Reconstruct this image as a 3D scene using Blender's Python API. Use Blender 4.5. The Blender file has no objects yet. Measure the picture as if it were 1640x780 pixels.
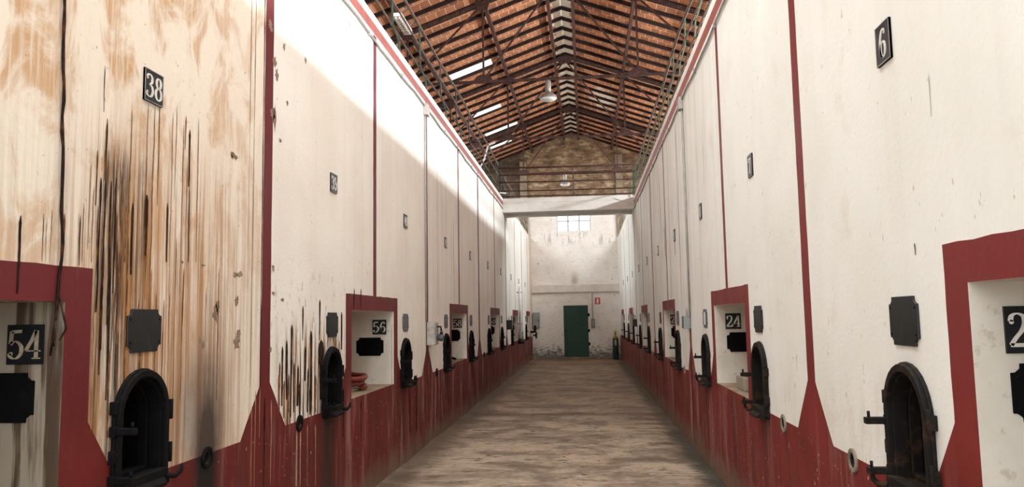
import bpy, bmesh, math, random
from mathutils import Vector, Matrix
from mathutils.geometry import delaunay_2d_cdt
random.seed(7)
SC = bpy.context.scene
COL = SC.collection
PI = math.pi

# ------------------------------------------------------------------ place
XL, XR = -2.17, 1.355            # faces of the two rows of tanks
ZTL, ZTR = 4.95, 4.87            # their tops
YF, YB = -2.2, 31.2              # front and back of the hall
XC = -0.41                       # ridge line
HW = 6.0                         # half width of the hall
ZRIDGE, SLOPE = 9.30, 0.36
def zdeck(x): return ZRIDGE - SLOPE*abs(x-XC)
NICHE_L = [2.235, 7.775, 13.12, 18.40, 23.75, 29.0]
NICHE_R = [2.08, 7.53, 12.85, 18.10, 23.40, 28.7]
THICK_L = [-0.4, 5.06, 10.41, 15.6, 21.0, 26.35]
THICK_R = [-0.55, 4.87, 10.25, 15.5, 20.8, 26.1]
HATCH_L = [3.59, 6.41, 9.10, 11.80, 14.40, 17.08, 19.72, 22.43, 25.07, 27.7]
HATCH_R = [3.43, 6.22, 8.93, 11.57, 14.22, 16.80, 19.42, 22.10, 24.72, 27.4]

# ------------------------------------------------------------------ node materials
class NT:
    def __init__(s, name):
        s.m = bpy.data.materials.new(name); s.m.use_nodes = True
        s.t = s.m.node_tree; s.n = s.t.nodes; s.l = s.t.links
        s.b = s.n['Principled BSDF']
        s._pos = None
    def new(s, ty, **kw):
        n = s.n.new(ty)
        for k, v in kw.items(): setattr(n, k, v)
        return n
    def set(s, sock, v):
        if isinstance(v, bpy.types.NodeSocket): s.l.new(v, sock)
        else: sock.default_value = v
    def math(s, op, a, b=0.0, c=None, clamp=False):
        n = s.new('ShaderNodeMath', operation=op, use_clamp=clamp)
        s.set(n.inputs[0], a); s.set(n.inputs[1], b)
        if c is not None: s.set(n.inputs[2], c)
        return n.outputs[0]
    def pos(s):
        if s._pos is None:
            tc = s.new('ShaderNodeTexCoord'); s._pos = tc.outputs['Object']
            sp = s.new('ShaderNodeSeparateXYZ'); s.l.new(s._pos, sp.inputs[0])
            s.x, s.y, s.z = sp.outputs
        return s._pos
    def vec(s, sx=1, sy=1, sz=1, loc=(0,0,0)):
        n = s.new('ShaderNodeMapping'); s.l.new(s.pos(), n.inputs['Vector'])
        n.inputs['Scale'].default_value = (sx, sy, sz); n.inputs['Location'].default_value = loc
        return n.outputs[0]
    def noise(s, v, scale=1, detail=4, rough=.55, dist=0):
        n = s.new('ShaderNodeTexNoise'); s.l.new(v, n.inputs['Vector'])
        n.inputs['Scale'].default_value = scale; n.inputs['Detail'].default_value = detail
        n.inputs['Roughness'].default_value = rough; n.inputs['Distortion'].default_value = dist
        return n.outputs['Fac']
    def step(s, v, a, b, lo=0.0, hi=1.0):
        n = s.new('ShaderNodeMapRange', interpolation_type='SMOOTHSTEP'); s.set(n.inputs[0], v)
        n.inputs[1].default_value = a; n.inputs[2].default_value = b
        n.inputs[3].default_value = lo; n.inputs[4].default_value = hi
        return n.outputs[0]
    def mix(s, f, a, b):
        n = s.new('ShaderNodeMix', data_type='RGBA'); s.set(n.inputs[0], f)
        for i, c in ((6, a), (7, b)):
            if isinstance(c, tuple): n.inputs[i].default_value = (*c, 1)
            else: s.l.new(c, n.inputs[i])
        return n.outputs[2]
    def bump(s, h, strength=.3, dist=.01):
        n = s.new('ShaderNodeBump'); s.set(n.inputs['Height'], h)
        n.inputs['Strength'].default_value = strength; n.inputs['Distance'].default_value = dist
        s.l.new(n.outputs[0], s.b.inputs['Normal'])
    def out(s, col, rough=.6, metal=0, spec=.5):
        if isinstance(col, tuple): s.b.inputs['Base Color'].default_value = (*col, 1)
        else: s.l.new(col, s.b.inputs['Base Color'])
        s.set(s.b.inputs['Roughness'], rough); s.b.inputs['Metallic'].default_value = metal
        s.b.inputs['Specular IOR Level'].default_value = spec
        return s.m
    def mul(s, *a):
        r = a[0]
        for q in a[1:]: r = s.math('MULTIPLY', r, q)
        return r

def plain(name, col, rough=.6, metal=0, var=.25, scale=9, spec=.5, dark=None):
    t = NT(name); t.pos()
    n = t.noise(t.vec(), scale, 5, .6)
    d = dark or tuple(c*(1-var*2) for c in col)
    c = t.mix(t.step(n, .35, .7), d, col)
    t.bump(n, .15, .004)
    return t.out(c, rough, metal, spec)

def emit(name, col, strength):
    t = NT(name); t.pos()
    n = t.noise(t.vec(), 1.2, 2)
    c = t.mix(n, tuple(x*.93 for x in col), col)
    t.l.new(c, t.b.inputs['Emission Color']); t.b.inputs['Emission Strength'].default_value = strength
    return t.out((.8,.8,.8), .5)

def gauss(t, v, c, w):
    d = t.math('DIVIDE', t.math('SUBTRACT', v, c), w)
    return t.math('EXPONENT', t.math('MULTIPLY', t.math('MULTIPLY', d, d), -1.0))

def soot(t, yc, zc, wy, wz):
    t.pos()
    n = t.noise(t.vec(1, 18, 9), 1, 4)
    g = t.mul(gauss(t, t.y, yc, wy), gauss(t, t.z, zc, wz))
    return t.math('MULTIPLY', g, t.math('ADD', n, 1.15), clamp=True)

def plaster_left():
    t = NT('stained_cream_plaster'); t.pos()
    big = t.noise(t.vec(), 1.3, 3); fine = t.noise(t.vec(), 30, 4)
    c = t.mix(t.step(big, .3, .7), (.785,.745,.665), (.845,.82,.75))
    near = t.step(t.y, 5.02, 4.96)                     # the leaking tank nearest the door
    bay2 = t.mul(t.step(t.y, 4.95, 5.1), t.step(t.y, 6.95, 6.6))
    c = t.mix(t.mul(near, .6), c, (.78,.675,.53))
    # tan blotches
    bl = t.noise(t.vec(1, 1.5, .95, (3.1,1.7,0)), 2.3, 7, .62, .6)
    ybias = t.step(t.y, 5.0, 3.6)
    hi = t.step(t.z, 1.2, 3.2, .45, 1.0)
    m = t.mul(t.step(bl, .46, .62), near, hi, t.math('ADD', t.math('MULTIPLY', ybias, .45), .55))
    sk = t.noise(t.vec(1, 34, 2.2, (0,7,0)), 1, 5, .65); m = t.mul(m, t.step(sk, .30, .58, .35, 1.0))
    c = t.mix(t.mul(m, .85), c, (.50,.265,.095))
    pale = t.noise(t.vec(1, 2.0, 1.1, (9,4,2)), 2.6, 5, .6)
    c = t.mix(t.mul(t.step(pale, .56, .68), near, .55), c, (.78,.70,.62))
    # warm run-down tint below z 2.6
    low = t.step(t.z, 3.0, 1.9)
    st = t.noise(t.vec(1, 26, .55), 1, 5, .6)
    lump = t.noise(t.vec(1, 3.0, .3, (0,5,0)), 1, 3)
    hot = t.math('ADD', t.mul(gauss(t, t.y, 3.42, .30), 1.0), t.mul(gauss(t, t.y, 4.1, .42), .55))
    m = t.mul(t.step(st, .44, .60), near, low, t.math('ADD', hot, .26, clamp=True))
    c = t.mix(t.mul(m, .9), c, (.29,.11,.028))
    tint = t.mul(near, low, hot, t.step(t.noise(t.vec(1, 5, 1.2, (0,6,6)), 1, 5, .65), .32, .58), .85)
    c = t.mix(tint, c, (.47,.235,.075))
    st2 = t.noise(t.vec(1, 60, .8, (0,2,7)), 1, 4, .6)
    brk = t.noise(t.vec(1, 7, 1.6, (0,2,2)), 1, 4, .6)
    m = t.mul(t.step(st2, .50, .66), near, t.step(t.z, 2.9, 2.2), t.step(brk, .40, .60), t.math('ADD', hot, .10, clamp=True))
    c = t.mix(t.mul(m, .85), c, (.09,.035,.015))
    st3 = t.noise(t.vec(1, 30, .5, (0,12,3)), 1, 4, .6)
    m = t.mul(t.step(st3, .55, .62), near, t.step(t.z, 2.6, 2.35), gauss(t, t.y, 3.33, .13))
    c = t.mix(m, c, (.018,.009,.006))
    sp = t.noise(t.vec(1, 50, 3.5, (0,2,9)), 1, 5, .65)
    m = t.mul(t.math('ADD', gauss(t, t.y, 3.375, .07), t.math('MULTIPLY', t.math('ADD', gauss(t, t.y, 3.56, .05), gauss(t, t.y, 3.25, .04)), .6), clamp=True), t.step(t.z, 2.62, 2.4), t.step(sp, .36, .56), t.step(t.z, .9, 2.0, .45, 1.0))
    c = t.mix(t.mul(m, .95), c, (.025,.012,.007))
    # second tank: flecks and short drips low down
    fl = t.noise(t.vec(1, 16, 9, (0,3,1)), 1, 4, .6)
    m = t.mul(t.step(fl, .57, .68), bay2, t.step(t.z, 2.25, 1.9))
    c = t.mix(t.mul(m, .5), c, (.42,.25,.13))
    sd = t.noise(t.vec(1, 22, .9, (0,31,1)), 1, 4, .6)
    m = t.mul(t.step(sd, .46, .62), bay2, t.step(t.z, 1.8, 1.5), t.step(t.y, 5.15, 5.45))
    c = t.mix(m, c, (.33,.165,.055))
    sd2 = t.noise(t.vec(1, 34, .8, (0,3,14)), 1, 4, .6)
    m = t.mul(t.step(sd2, .50, .60), bay2, t.step(t.z, 1.6, 1.3), t.step(t.y, 5.2, 5.5))
    c = t.mix(t.mul(m, .9), c, (.05,.024,.010))
    c = t.mix(t.mul(gauss(t, t.y, 6.22, .10), t.step(t.z, 1.6, 1.4), .85), c, (.035,.017,.009))
    # far tanks: faint vertical rinse marks
    far = t.step(t.y, 5.1, 14, .25, .9)
    rs = t.noise(t.vec(1, 5.5, .22, (0,1,8)), 1, 5, .65)
    c = t.mix(t.mul(t.step(rs, .47, .75), far, t.step(t.y, 5.0, 5.1), .65), c, (.60,.52,.465))
    c = t.mix(t.mul(t.step(t.y, 29.6, 30.3), .6), c, (.52,.30,.16))
    # soot over the drain
    c = t.mix(soot(t, 4.27, 1.02, .12, .27), c, (.018,.012,.010))
    c = t.mix(t.mul(soot(t, 4.22, 1.20, .26, .34), .6), c, (.10,.07,.055))
    # pock marks
    pk = t.noise(t.vec(1, 1, 1), 26, 2)
    c = t.mix(t.mul(t.step(pk, .72, .76), .6), c, (.30,.22,.16))
    t.bump(t.math('ADD', t.math('MULTIPLY', big, 1.5), fine), .25, .008)
    return t.out(c, .72, 0, .3)

def plaster_right():
    t = NT('clean_white_plaster'); t.pos()
    big = t.noise(t.vec(), 1.1, 3); fine = t.noise(t.vec(), 34, 4)
    c = t.mix(t.step(big, .3, .7), (.785,.79,.735), (.84,.85,.805))
    d = t.noise(t.vec(1, 1.5, 1.2, (2,0,5)), 1.7, 6, .65)
    c = t.mix(t.mul(t.step(d, .55, .75), .35), c, (.60,.50,.38))
    pk = t.noise(t.vec(1, 1, .45), 24, 3)
    c = t.mix(t.mul(t.step(pk, .69, .74), .6), c, (.33,.27,.21))
    far = t.step(t.y, 5, 13, .12, 1.0)
    rs = t.noise(t.vec(1, 5.0, .22, (0,4,8)), 1, 5, .65)
    c = t.mix(t.mul(t.step(rs, .46, .72), far, .7), c, (.58,.53,.49))
    rs2 = t.noise(t.vec(1, 9.0, .8, (0,14,2)), 1, 4, .65)
    c = t.mix(t.mul(t.step(rs2, .63, .70), t.step(t.y, 9, 14), .6), c, (.26,.22,.20))
    c = t.mix(t.mul(t.step(t.noise(t.vec(1, 7, 2.2, (0,0,3)), 1, 5), .5, .75), t.step(t.z, 1.55, 1.05), .35), c, (.58,.47,.33))
    t.bump(t.math('ADD', t.math('MULTIPLY', big, 1.5), fine), .22, .008)
    return t.out(c, .7, 0, .3)

def red_paint(name, base, purple):
    t = NT(name); t.pos()
    n = t.noise(t.vec(), 2.2, 5); fine = t.noise(t.vec(), 40, 4)
    c = t.mix(t.step(n, .3, .7), tuple(x*.72 for x in base), base)
    c = t.mix(t.step(t.z, 1.1, 1.7, 0, .55), c, purple)
    sc = t.noise(t.vec(1, 7, .7, (0,3,0)), 1, 6, .7)
    amt = t.step(t.y, 3.5, 12, .25, .8)
    c = t.mix(t.mul(t.step(sc, .50, .72), amt, t.step(t.z, 1.3, .9)), c, (.50,.30,.27))
    dk = t.noise(t.vec(1, 9, .35, (0,9,0)), 1, 5, .6)
    c = t.mix(t.mul(t.step(dk, .52, .70), t.step(t.y, 4, 9, .35, .75), t.step(t.z, 1.2, .8)), c, (.045,.022,.02))
    sp = t.noise(t.vec(1, 1, .8, (4,0,0)), 30, 2)
    c = t.mix(t.mul(t.step(sp, .70, .735), t.step(t.z, 1.0, .85), .8), c, (.62,.45,.38))
    du = t.noise(t.vec(1, 3, 2), 1, 5, .6)
    low = t.math('ADD', t.math('MULTIPLY', t.math('SUBTRACT', du, .5), .5), t.z)
    c = t.mix(t.step(low, .34, .0, 0, .8), c, (.20,.14,.10))
    if name.startswith('dark'):
        c = t.mix(soot(t, 4.27, .92, .12, .34), c, (.015,.012,.011))
        g = gauss(t, t.y, 6.36, .17); c = t.mix(t.mul(g, t.step(t.z, 1.1, .9), .8), c, (.02,.014,.012))
    t.bump(t.math('ADD', n, fine), .2, .006)
    return t.out(c, t.step(n, .3, .7, .5, .65), 0, .2)

def floor_mat():
    t = NT('worn_earth_concrete'); t.pos()
    a = t.noise(t.vec(.8, 1, 1), 1.3, 9, .70, .4); b = t.noise(t.vec(1.1, 1.6, 1, (3,1,0)), 2.2, 8, .70)
    f = t.noise(t.vec(1, 1.3, 1), 20, 5, .65)
    c = t.mix(t.step(a, .36, .62), (.15,.10,.067), (.39,.295,.21))
    c = t.mix(t.mul(t.step(b, .53, .66), .75), c, (.085,.054,.037))
    p = t.noise(t.vec(1, 1.8, 1, (8,2,0)), 2.0, 8, .72)
    c = t.mix(t.mul(t.step(p, .56, .68), .7), c, (.52,.425,.335))
    g = t.noise(t.vec(.7, 2.4, 1, (1,7,0)), 4.5, 7, .70)
    c = t.mix(t.mul(t.step(g, .53, .64), .6), c, (.14,.095,.068))
    c = t.mix(t.mul(t.step(f, .58, .70), .5), c, (.10,.07,.05))
    sp = t.noise(t.vec(1, 1.6, 1), 5.5, 3, .5)
    c = t.mix(t.mul(t.step(sp, .67, .70), .85), c, (.035,.025,.018))
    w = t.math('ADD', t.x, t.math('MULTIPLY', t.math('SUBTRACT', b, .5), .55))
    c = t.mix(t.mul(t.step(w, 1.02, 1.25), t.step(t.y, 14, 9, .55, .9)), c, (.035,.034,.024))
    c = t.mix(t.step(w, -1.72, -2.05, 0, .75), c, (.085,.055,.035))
    c = t.mix(t.mul(gauss(t, t.math('ADD', t.y, t.math('MULTIPLY', a, .6)), 28.6, .09), .8), c, (.05,.03,.02))
    c = t.mix(t.mul(gauss(t, t.math('ADD', t.y, t.math('MULTIPLY', a, 1.2)), 14.4, .22), .5), c, (.06,.04,.025))
    far = t.step(t.y, 28.5, 29.5)
    c = t.mix(t.mul(far, .5), c, (.40,.28,.17))
    t.bump(t.math('ADD', t.math('MULTIPLY', a, 2.0), t.math('ADD', b, t.math('MULTIPLY', f, .4))), .45, .02)
    return t.out(c, t.step(a, .3, .7, .55, .85), 0, .35)

def tile_mat():
    t = NT('terracotta_roof_tiles'); t.pos()
    w1 = t.noise(t.vec(1,1,0), 1.6, 3)
    cb = t.new('ShaderNodeCombineXYZ')
    t.l.new(t.math('ADD', t.x, t.math('MULTIPLY', w1, .10)), cb.inputs[0])
    t.l.new(t.math('ADD', t.y, t.math('MULTIPLY', w1, .06)), cb.inputs[1])
    br = t.new('ShaderNodeTexBrick', offset=.5, offset_frequency=2); t.l.new(cb.outputs[0], br.inputs['Vector'])
    br.inputs['Scale'].default_value = 1; br.inputs['Brick Width'].default_value = .21
    br.inputs['Row Height'].default_value = .345; br.inputs['Mortar Size'].default_value = .009
    br.inputs['Mortar Smooth'].default_value = .3; br.inputs['Bias'].default_value = -.1
    br.inputs['Color1'].default_value = (.62,.25,.115,1); br.inputs['Color2'].default_value = (.36,.135,.065,1)
    br.inputs['Mortar'].default_value = (.72,.56,.42,1)
    n = t.noise(t.vec(), 3.5, 6, .65); n2 = t.noise(t.vec(1,1,0,(7,3,0)), 1.1, 5, .6)
    c = t.mix(t.mul(t.step(n, .5, .68), .6), br.outputs['Color'], (.15,.07,.05))
    c = t.mix(t.mul(t.step(n2, .58, .68), .5), c, (.42,.31,.19))
    sp = t.noise(t.vec(1,1,0,(1,2,0)), 11, 4)
    c = t.mix(t.mul(t.step(sp, .66, .72), .7), c, (.68,.55,.43))
    # whitewashed strip along the ridge
    d = t.math('ABSOLUTE', t.math('SUBTRACT', t.x, XC))
    c = t.mix(t.step(t.math('ADD', d, t.math('MULTIPLY', t.math('SUBTRACT', n, .5), .35)), .25, .21), c, (.86,.77,.63))
    # pale repair mortar by the second truss
    pm = t.mul(gauss(t, t.y, 25.2, 1.6), gauss(t, t.x, XC+1.15, .5), t.step(n, .40, .50))
    c = t.mix(t.step(pm, .35, .55, 0, .9), c, (.75,.66,.56))
    t.bump(t.math('ADD', br.outputs['Fac'], n), .4, .012)
    return t.out(c, .85, 0, .2)

def back_mat():
    t = NT('whitewashed_end_wall'); t.pos()
    n = t.noise(t.vec(), 1.5, 6, .6); f = t.noise(t.vec(1,1,2.2), 5, 6, .65)
    white = t.mix(t.step(n, .3, .7), (.74,.69,.62), (.83,.79,.73))
    white = t.mix(t.mul(t.step(f, .52, .68), .45), white, (.52,.43,.34))
    pk = t.noise(t.vec(1,1,.5), 9, 4)
    white = t.mix(t.mul(t.step(pk, .66, .72), .6), white, (.22,.18,.15))
    dirt = t.math('ADD', t.math('MULTIPLY', t.math('SUBTRACT', f, .5), 2.2), t.z)
    white = t.mix(t.step(dirt, .62, .12, 0, .85), white, (.11,.09,.075))
    # rust run and streaks under the window
    run = t.mul(gauss(t, t.x, -.42, .13), t.step(t.z, 3.65, 3.2), t.step(t.z, 2.95, 3.05))
    white = t.mix(t.mul(run, .6), white, (.33,.22,.10))
    st = t.noise(t.vec(9, 1, 1.2), 1, 3)
    white = t.mix(t.mul(t.step(st, .55, .68), t.step(t.z, 4.5, 4.9), t.step(t.z, 5.2, 5.1), .55), white, (.2,.17,.15))
    br = t.new('ShaderNodeTexBrick'); 
    cb = t.new('ShaderNodeCombineXYZ'); w = t.noise(t.vec(), 1.2, 3)
    t.l.new(t.math('ADD', t.x, t.math('MULTIPLY', w, .15)), cb.inputs[0]); t.l.new(t.math('ADD', t.z, t.math('MULTIPLY', w, .12)), cb.inputs[1])
    t.l.new(cb.outputs[0], br.inputs['Vector'])
    br.inputs['Scale'].default_value = 1; br.inputs['Brick Width'].default_value = .5; br.inputs['Row Height'].default_value = .25
    br.inputs['Mortar Size'].default_value = .03; br.inputs['Mortar Smooth'].default_value = 1
    br.inputs['Color1'].default_value = (.22,.135,.065,1); br.inputs['Color2'].default_value = (.10,.06,.035,1); br.inputs['Mortar'].default_value = (.30,.21,.12,1)
    g = t.noise(t.vec(1.2,1,2.6), 1.6, 7, .68)
    brown = t.mix(t.step(g, .30, .52), (.085,.058,.042), (.31,.215,.135))
    brown = t.mix(.38, brown, br.outputs['Color'])
    brown = t.mix(t.mul(t.step(g, .50, .64), .8), brown, (.60,.46,.31))
    g2 = t.noise(t.vec(2.2,1,4.5,(3,0,1)), 1.8, 6, .65); brown = t.mix(t.mul(t.step(g2, .54, .64), .6), brown, (.075,.05,.035))
    dl = t.step(t.x, -2.2, -2.6)
    brown = t.mix(t.mul(dl, .75), brown, (.045,.03,.026))
    c = t.mix(t.step(t.math('ADD', t.z, t.math('MULTIPLY', n, .2)), 6.22, 6.3), white, brown)
    t.bump(t.math('ADD', f, n), .3, .02)
    return t.out(c, .85, 0, .2)

def concrete(name, a, b, dirt):
    t = NT(name); t.pos()
    n = t.noise(t.vec(), 3, 6, .6); f = t.noise(t.vec(), 20, 5, .6)
    c = t.mix(t.step(n, .3, .7), a, b)
    c = t.mix(t.mul(t.step(f, .56, .7), .5), c, dirt)
    t.bump(f, .3, .006)
    return t.out(c, .8, 0, .25)

def rusty(name, iron, rust, lo=.48, hi=.66, rough=.55, metal=0.0, spec=.35):
    t = NT(name); t.pos()
    n = t.noise(t.vec(), 14, 6, .65)
    c = t.mix(t.step(n, lo, hi), iron, rust)
    t.bump(n, .4, .004)
    return t.out(c, rough, metal, spec)

def niche_mat():
    t = NT('niche_plaster'); t.pos()
    n = t.noise(t.vec(), 3, 6, .6); f = t.noise(t.vec(), 18, 5, .6)
    c = t.mix(t.step(n, .3, .7), (.62,.56,.47), (.71,.655,.57))
    c = t.mix(t.mul(t.step(f, .6, .7), .45), c, (.40,.31,.22))
    st = t.noise(t.vec(12, 5, .6), 1, 5, .6)
    near = t.mul(t.step(t.x, -2.0, -2.2), t.step(t.y, 5, 4.5))
    c = t.mix(t.mul(near, .8), c, (.25,.19,.125))
    c = t.mix(t.mul(t.step(st, .45, .57), near, .92), c, (.06,.03,.016))
    t.bump(f, .3, .006)
    return t.out(c, .78, 0, .25)

M = {}
M['cream_l'] = plaster_left(); M['cream_r'] = plaster_right()
M['red_l'] = red_paint('dark_red_wall_paint', (.150,.019,.016), (.135,.022,.028))
M['red_r'] = red_paint('red_wall_paint', (.205,.026,.021), (.19,.030,.030))
M['band'] = plain('faded_red_band_paint', (.36,.095,.075), .6, 0, .12, 5)
M['niche'] = niche_mat()
M['nfloor'] = concrete('niche_sill_concrete', (.20,.14,.09), (.33,.25,.17), (.08,.05,.03))
M['hole'] = plain('tank_dark_interior', (.02,.013,.010), .9)
M['cap'] = concrete('tank_top_cement', (.62,.55,.46), (.72,.66,.57), (.45,.36,.28))
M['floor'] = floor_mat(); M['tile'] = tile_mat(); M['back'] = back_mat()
M['slab'] = concrete('walkway_concrete', (.36,.32,.27), (.45,.41,.35), (.25,.21,.17))
M['bridge'] = concrete('bridge_whitewash', (.66,.63,.57), (.74,.72,.67), (.46,.42,.37))
M['outer'] = concrete('side_wall_render', (.42,.36,.29), (.52,.46,.38), (.28,.22,.17))
M['timber'] = rusty('dark_oiled_rafter_timber', (.014,.007,.006), (.05,.020,.013), .48, .72, .8)
M['steel'] = rusty('rust_brown_steel', (.040,.018,.014), (.10,.042,.028), .42, .68, .75)
M['purlin'] = rusty('purlin_brown_steel', (.065,.026,.020), (.12,.050,.034), .42, .68, .85)
M['iron'] = rusty('black_cast_iron', (.0045,.004,.004), (.013,.009,.007), .52, .74, .7, 0, .12)
M['ironr'] = rusty('rusted_hatch_iron', (.010,.008,.0065), (.050,.024,.013), .48, .68, .65, 0, .16)
M['worn'] = concrete('worn_drain_cement', (.17,.14,.11), (.30,.26,.20), (.07,.055,.04))
M['slate'] = rusty('black_slate_paint', (.010,.0115,.012), (.026,.028,.028), .55, .75, .38)
M['slate_g'] = rusty('grey_slate', (.10,.11,.115), (.16,.17,.175), .5, .7, .5)  # lighter grey version of the board colour
M['slate_n'] = rusty('matt_black_board', (.004,.004,.004), (.009,.008,.008), .55, .75, .8, 0, .08)
M['plate'] = rusty('black_enamel', (.010,.011,.013), (.020,.020,.020), .5, .7, .4)
M['plate_rim'] = plain('worn_enamel_rim', (.30,.28,.25), .5)
M['digit'] = plain('ivory_numeral_enamel', (.74,.71,.64), .5, 0, .08, 20)
M['digit_d'] = plain('grimy_numeral_enamel', (.45,.36,.25), .5, 0, .25, 14)
M['drip'] = rusty('black_wine_residue', (.014,.006,.003), (.070,.027,.009), .44, .66, .6, 0, .12)
M['drip_b'] = rusty('brown_wine_residue', (.13,.050,.014), (.33,.15,.05), .42, .66, .6, 0, .15)
M['drip_w'] = rusty('pale_runoff_streak', (.36,.22,.14), (.48,.33,.22), .4, .7, .6)
M['chip'] = rusty('bare_plaster_chip', (.21,.15,.10), (.33,.25,.17), .4, .7, .9)
M['rail'] = rusty('railing_brown_paint', (.075,.050,.036), (.17,.115,.075), .42, .66, .5)
M['post'] = rusty('railing_green_paint', (.045,.075,.045), (.12,.095,.05), .48, .66, .7)
M['postd'] = rusty('railing_dark_green_paint', (.022,.042,.030), (.055,.05,.035), .52, .70, .5)
M['door'] = rusty('bottle_green_door_paint', (.010,.050,.030), (.014,.062,.038), .4, .7, .45)
M['grey'] = plain('grey_painted_metal', (.30,.32,.31), .5, 0, .12)
M['greyd'] = plain('dark_grey_metal', (.10,.105,.10), .5, 0, .2)
M['boxw'] = plain('dirty_cream_metal', (.46,.42,.37), .55, 0, .15, 12)
M['conduit'] = plain('grey_conduit_plastic', (.38,.36,.33), .5, 0, .1)
M['black'] = plain('black_rubber', (.012,.012,.012), .6)
M['white'] = plain('white_plastic', (.80,.79,.76), .4, 0, .06)
M['alum'] = plain('dull_aluminium', (.30,.265,.23), .45, .4, .15)
M['glassl'] = plain('milky_lamp_glass', (.82,.83,.80), .2, 0, .05)
M['cyl'] = plain('cylinder_green_paint', (.016,.045,.038), .45, 0, .2)
M['yellow'] = plain('cylinder_yellow_paint', (.42,.33,.05), .5, 0, .15)
M['sign'] = plain('red_sign_plastic', (.55,.04,.045), .4, 0, .06)
M['hose'] = rusty('red_rubber_hose', (.20,.035,.025), (.13,.03,.022), .4, .7, .45)
M['block'] = concrete('block_cement', (.26,.21,.16), (.38,.33,.26), (.14,.11,.08))
M['wframe'] = plain('pale_window_frame', (.40,.42,.44), .5)
M['sky_b'] = emit('daylit_frosted_panes', (.95,.98,1.0), .5)
M['sky_c'] = emit('daylit_clerestory_panes', (.89,.955,1.0), 300.0)
M['fill_f'] = emit('added_gate_fill_panes', (.80,.92,1.0), 2.2)
M['fill_e'] = emit('added_eave_fill', (.90,.955,1.0), 8.0)
M['fill_n'] = emit('added_near_fill', (.84,.95,1.0), 2.9)
M['sky_t'] = emit('daylit_translucent_roof_sheet', (1.0,.95,.87), .24)

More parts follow.
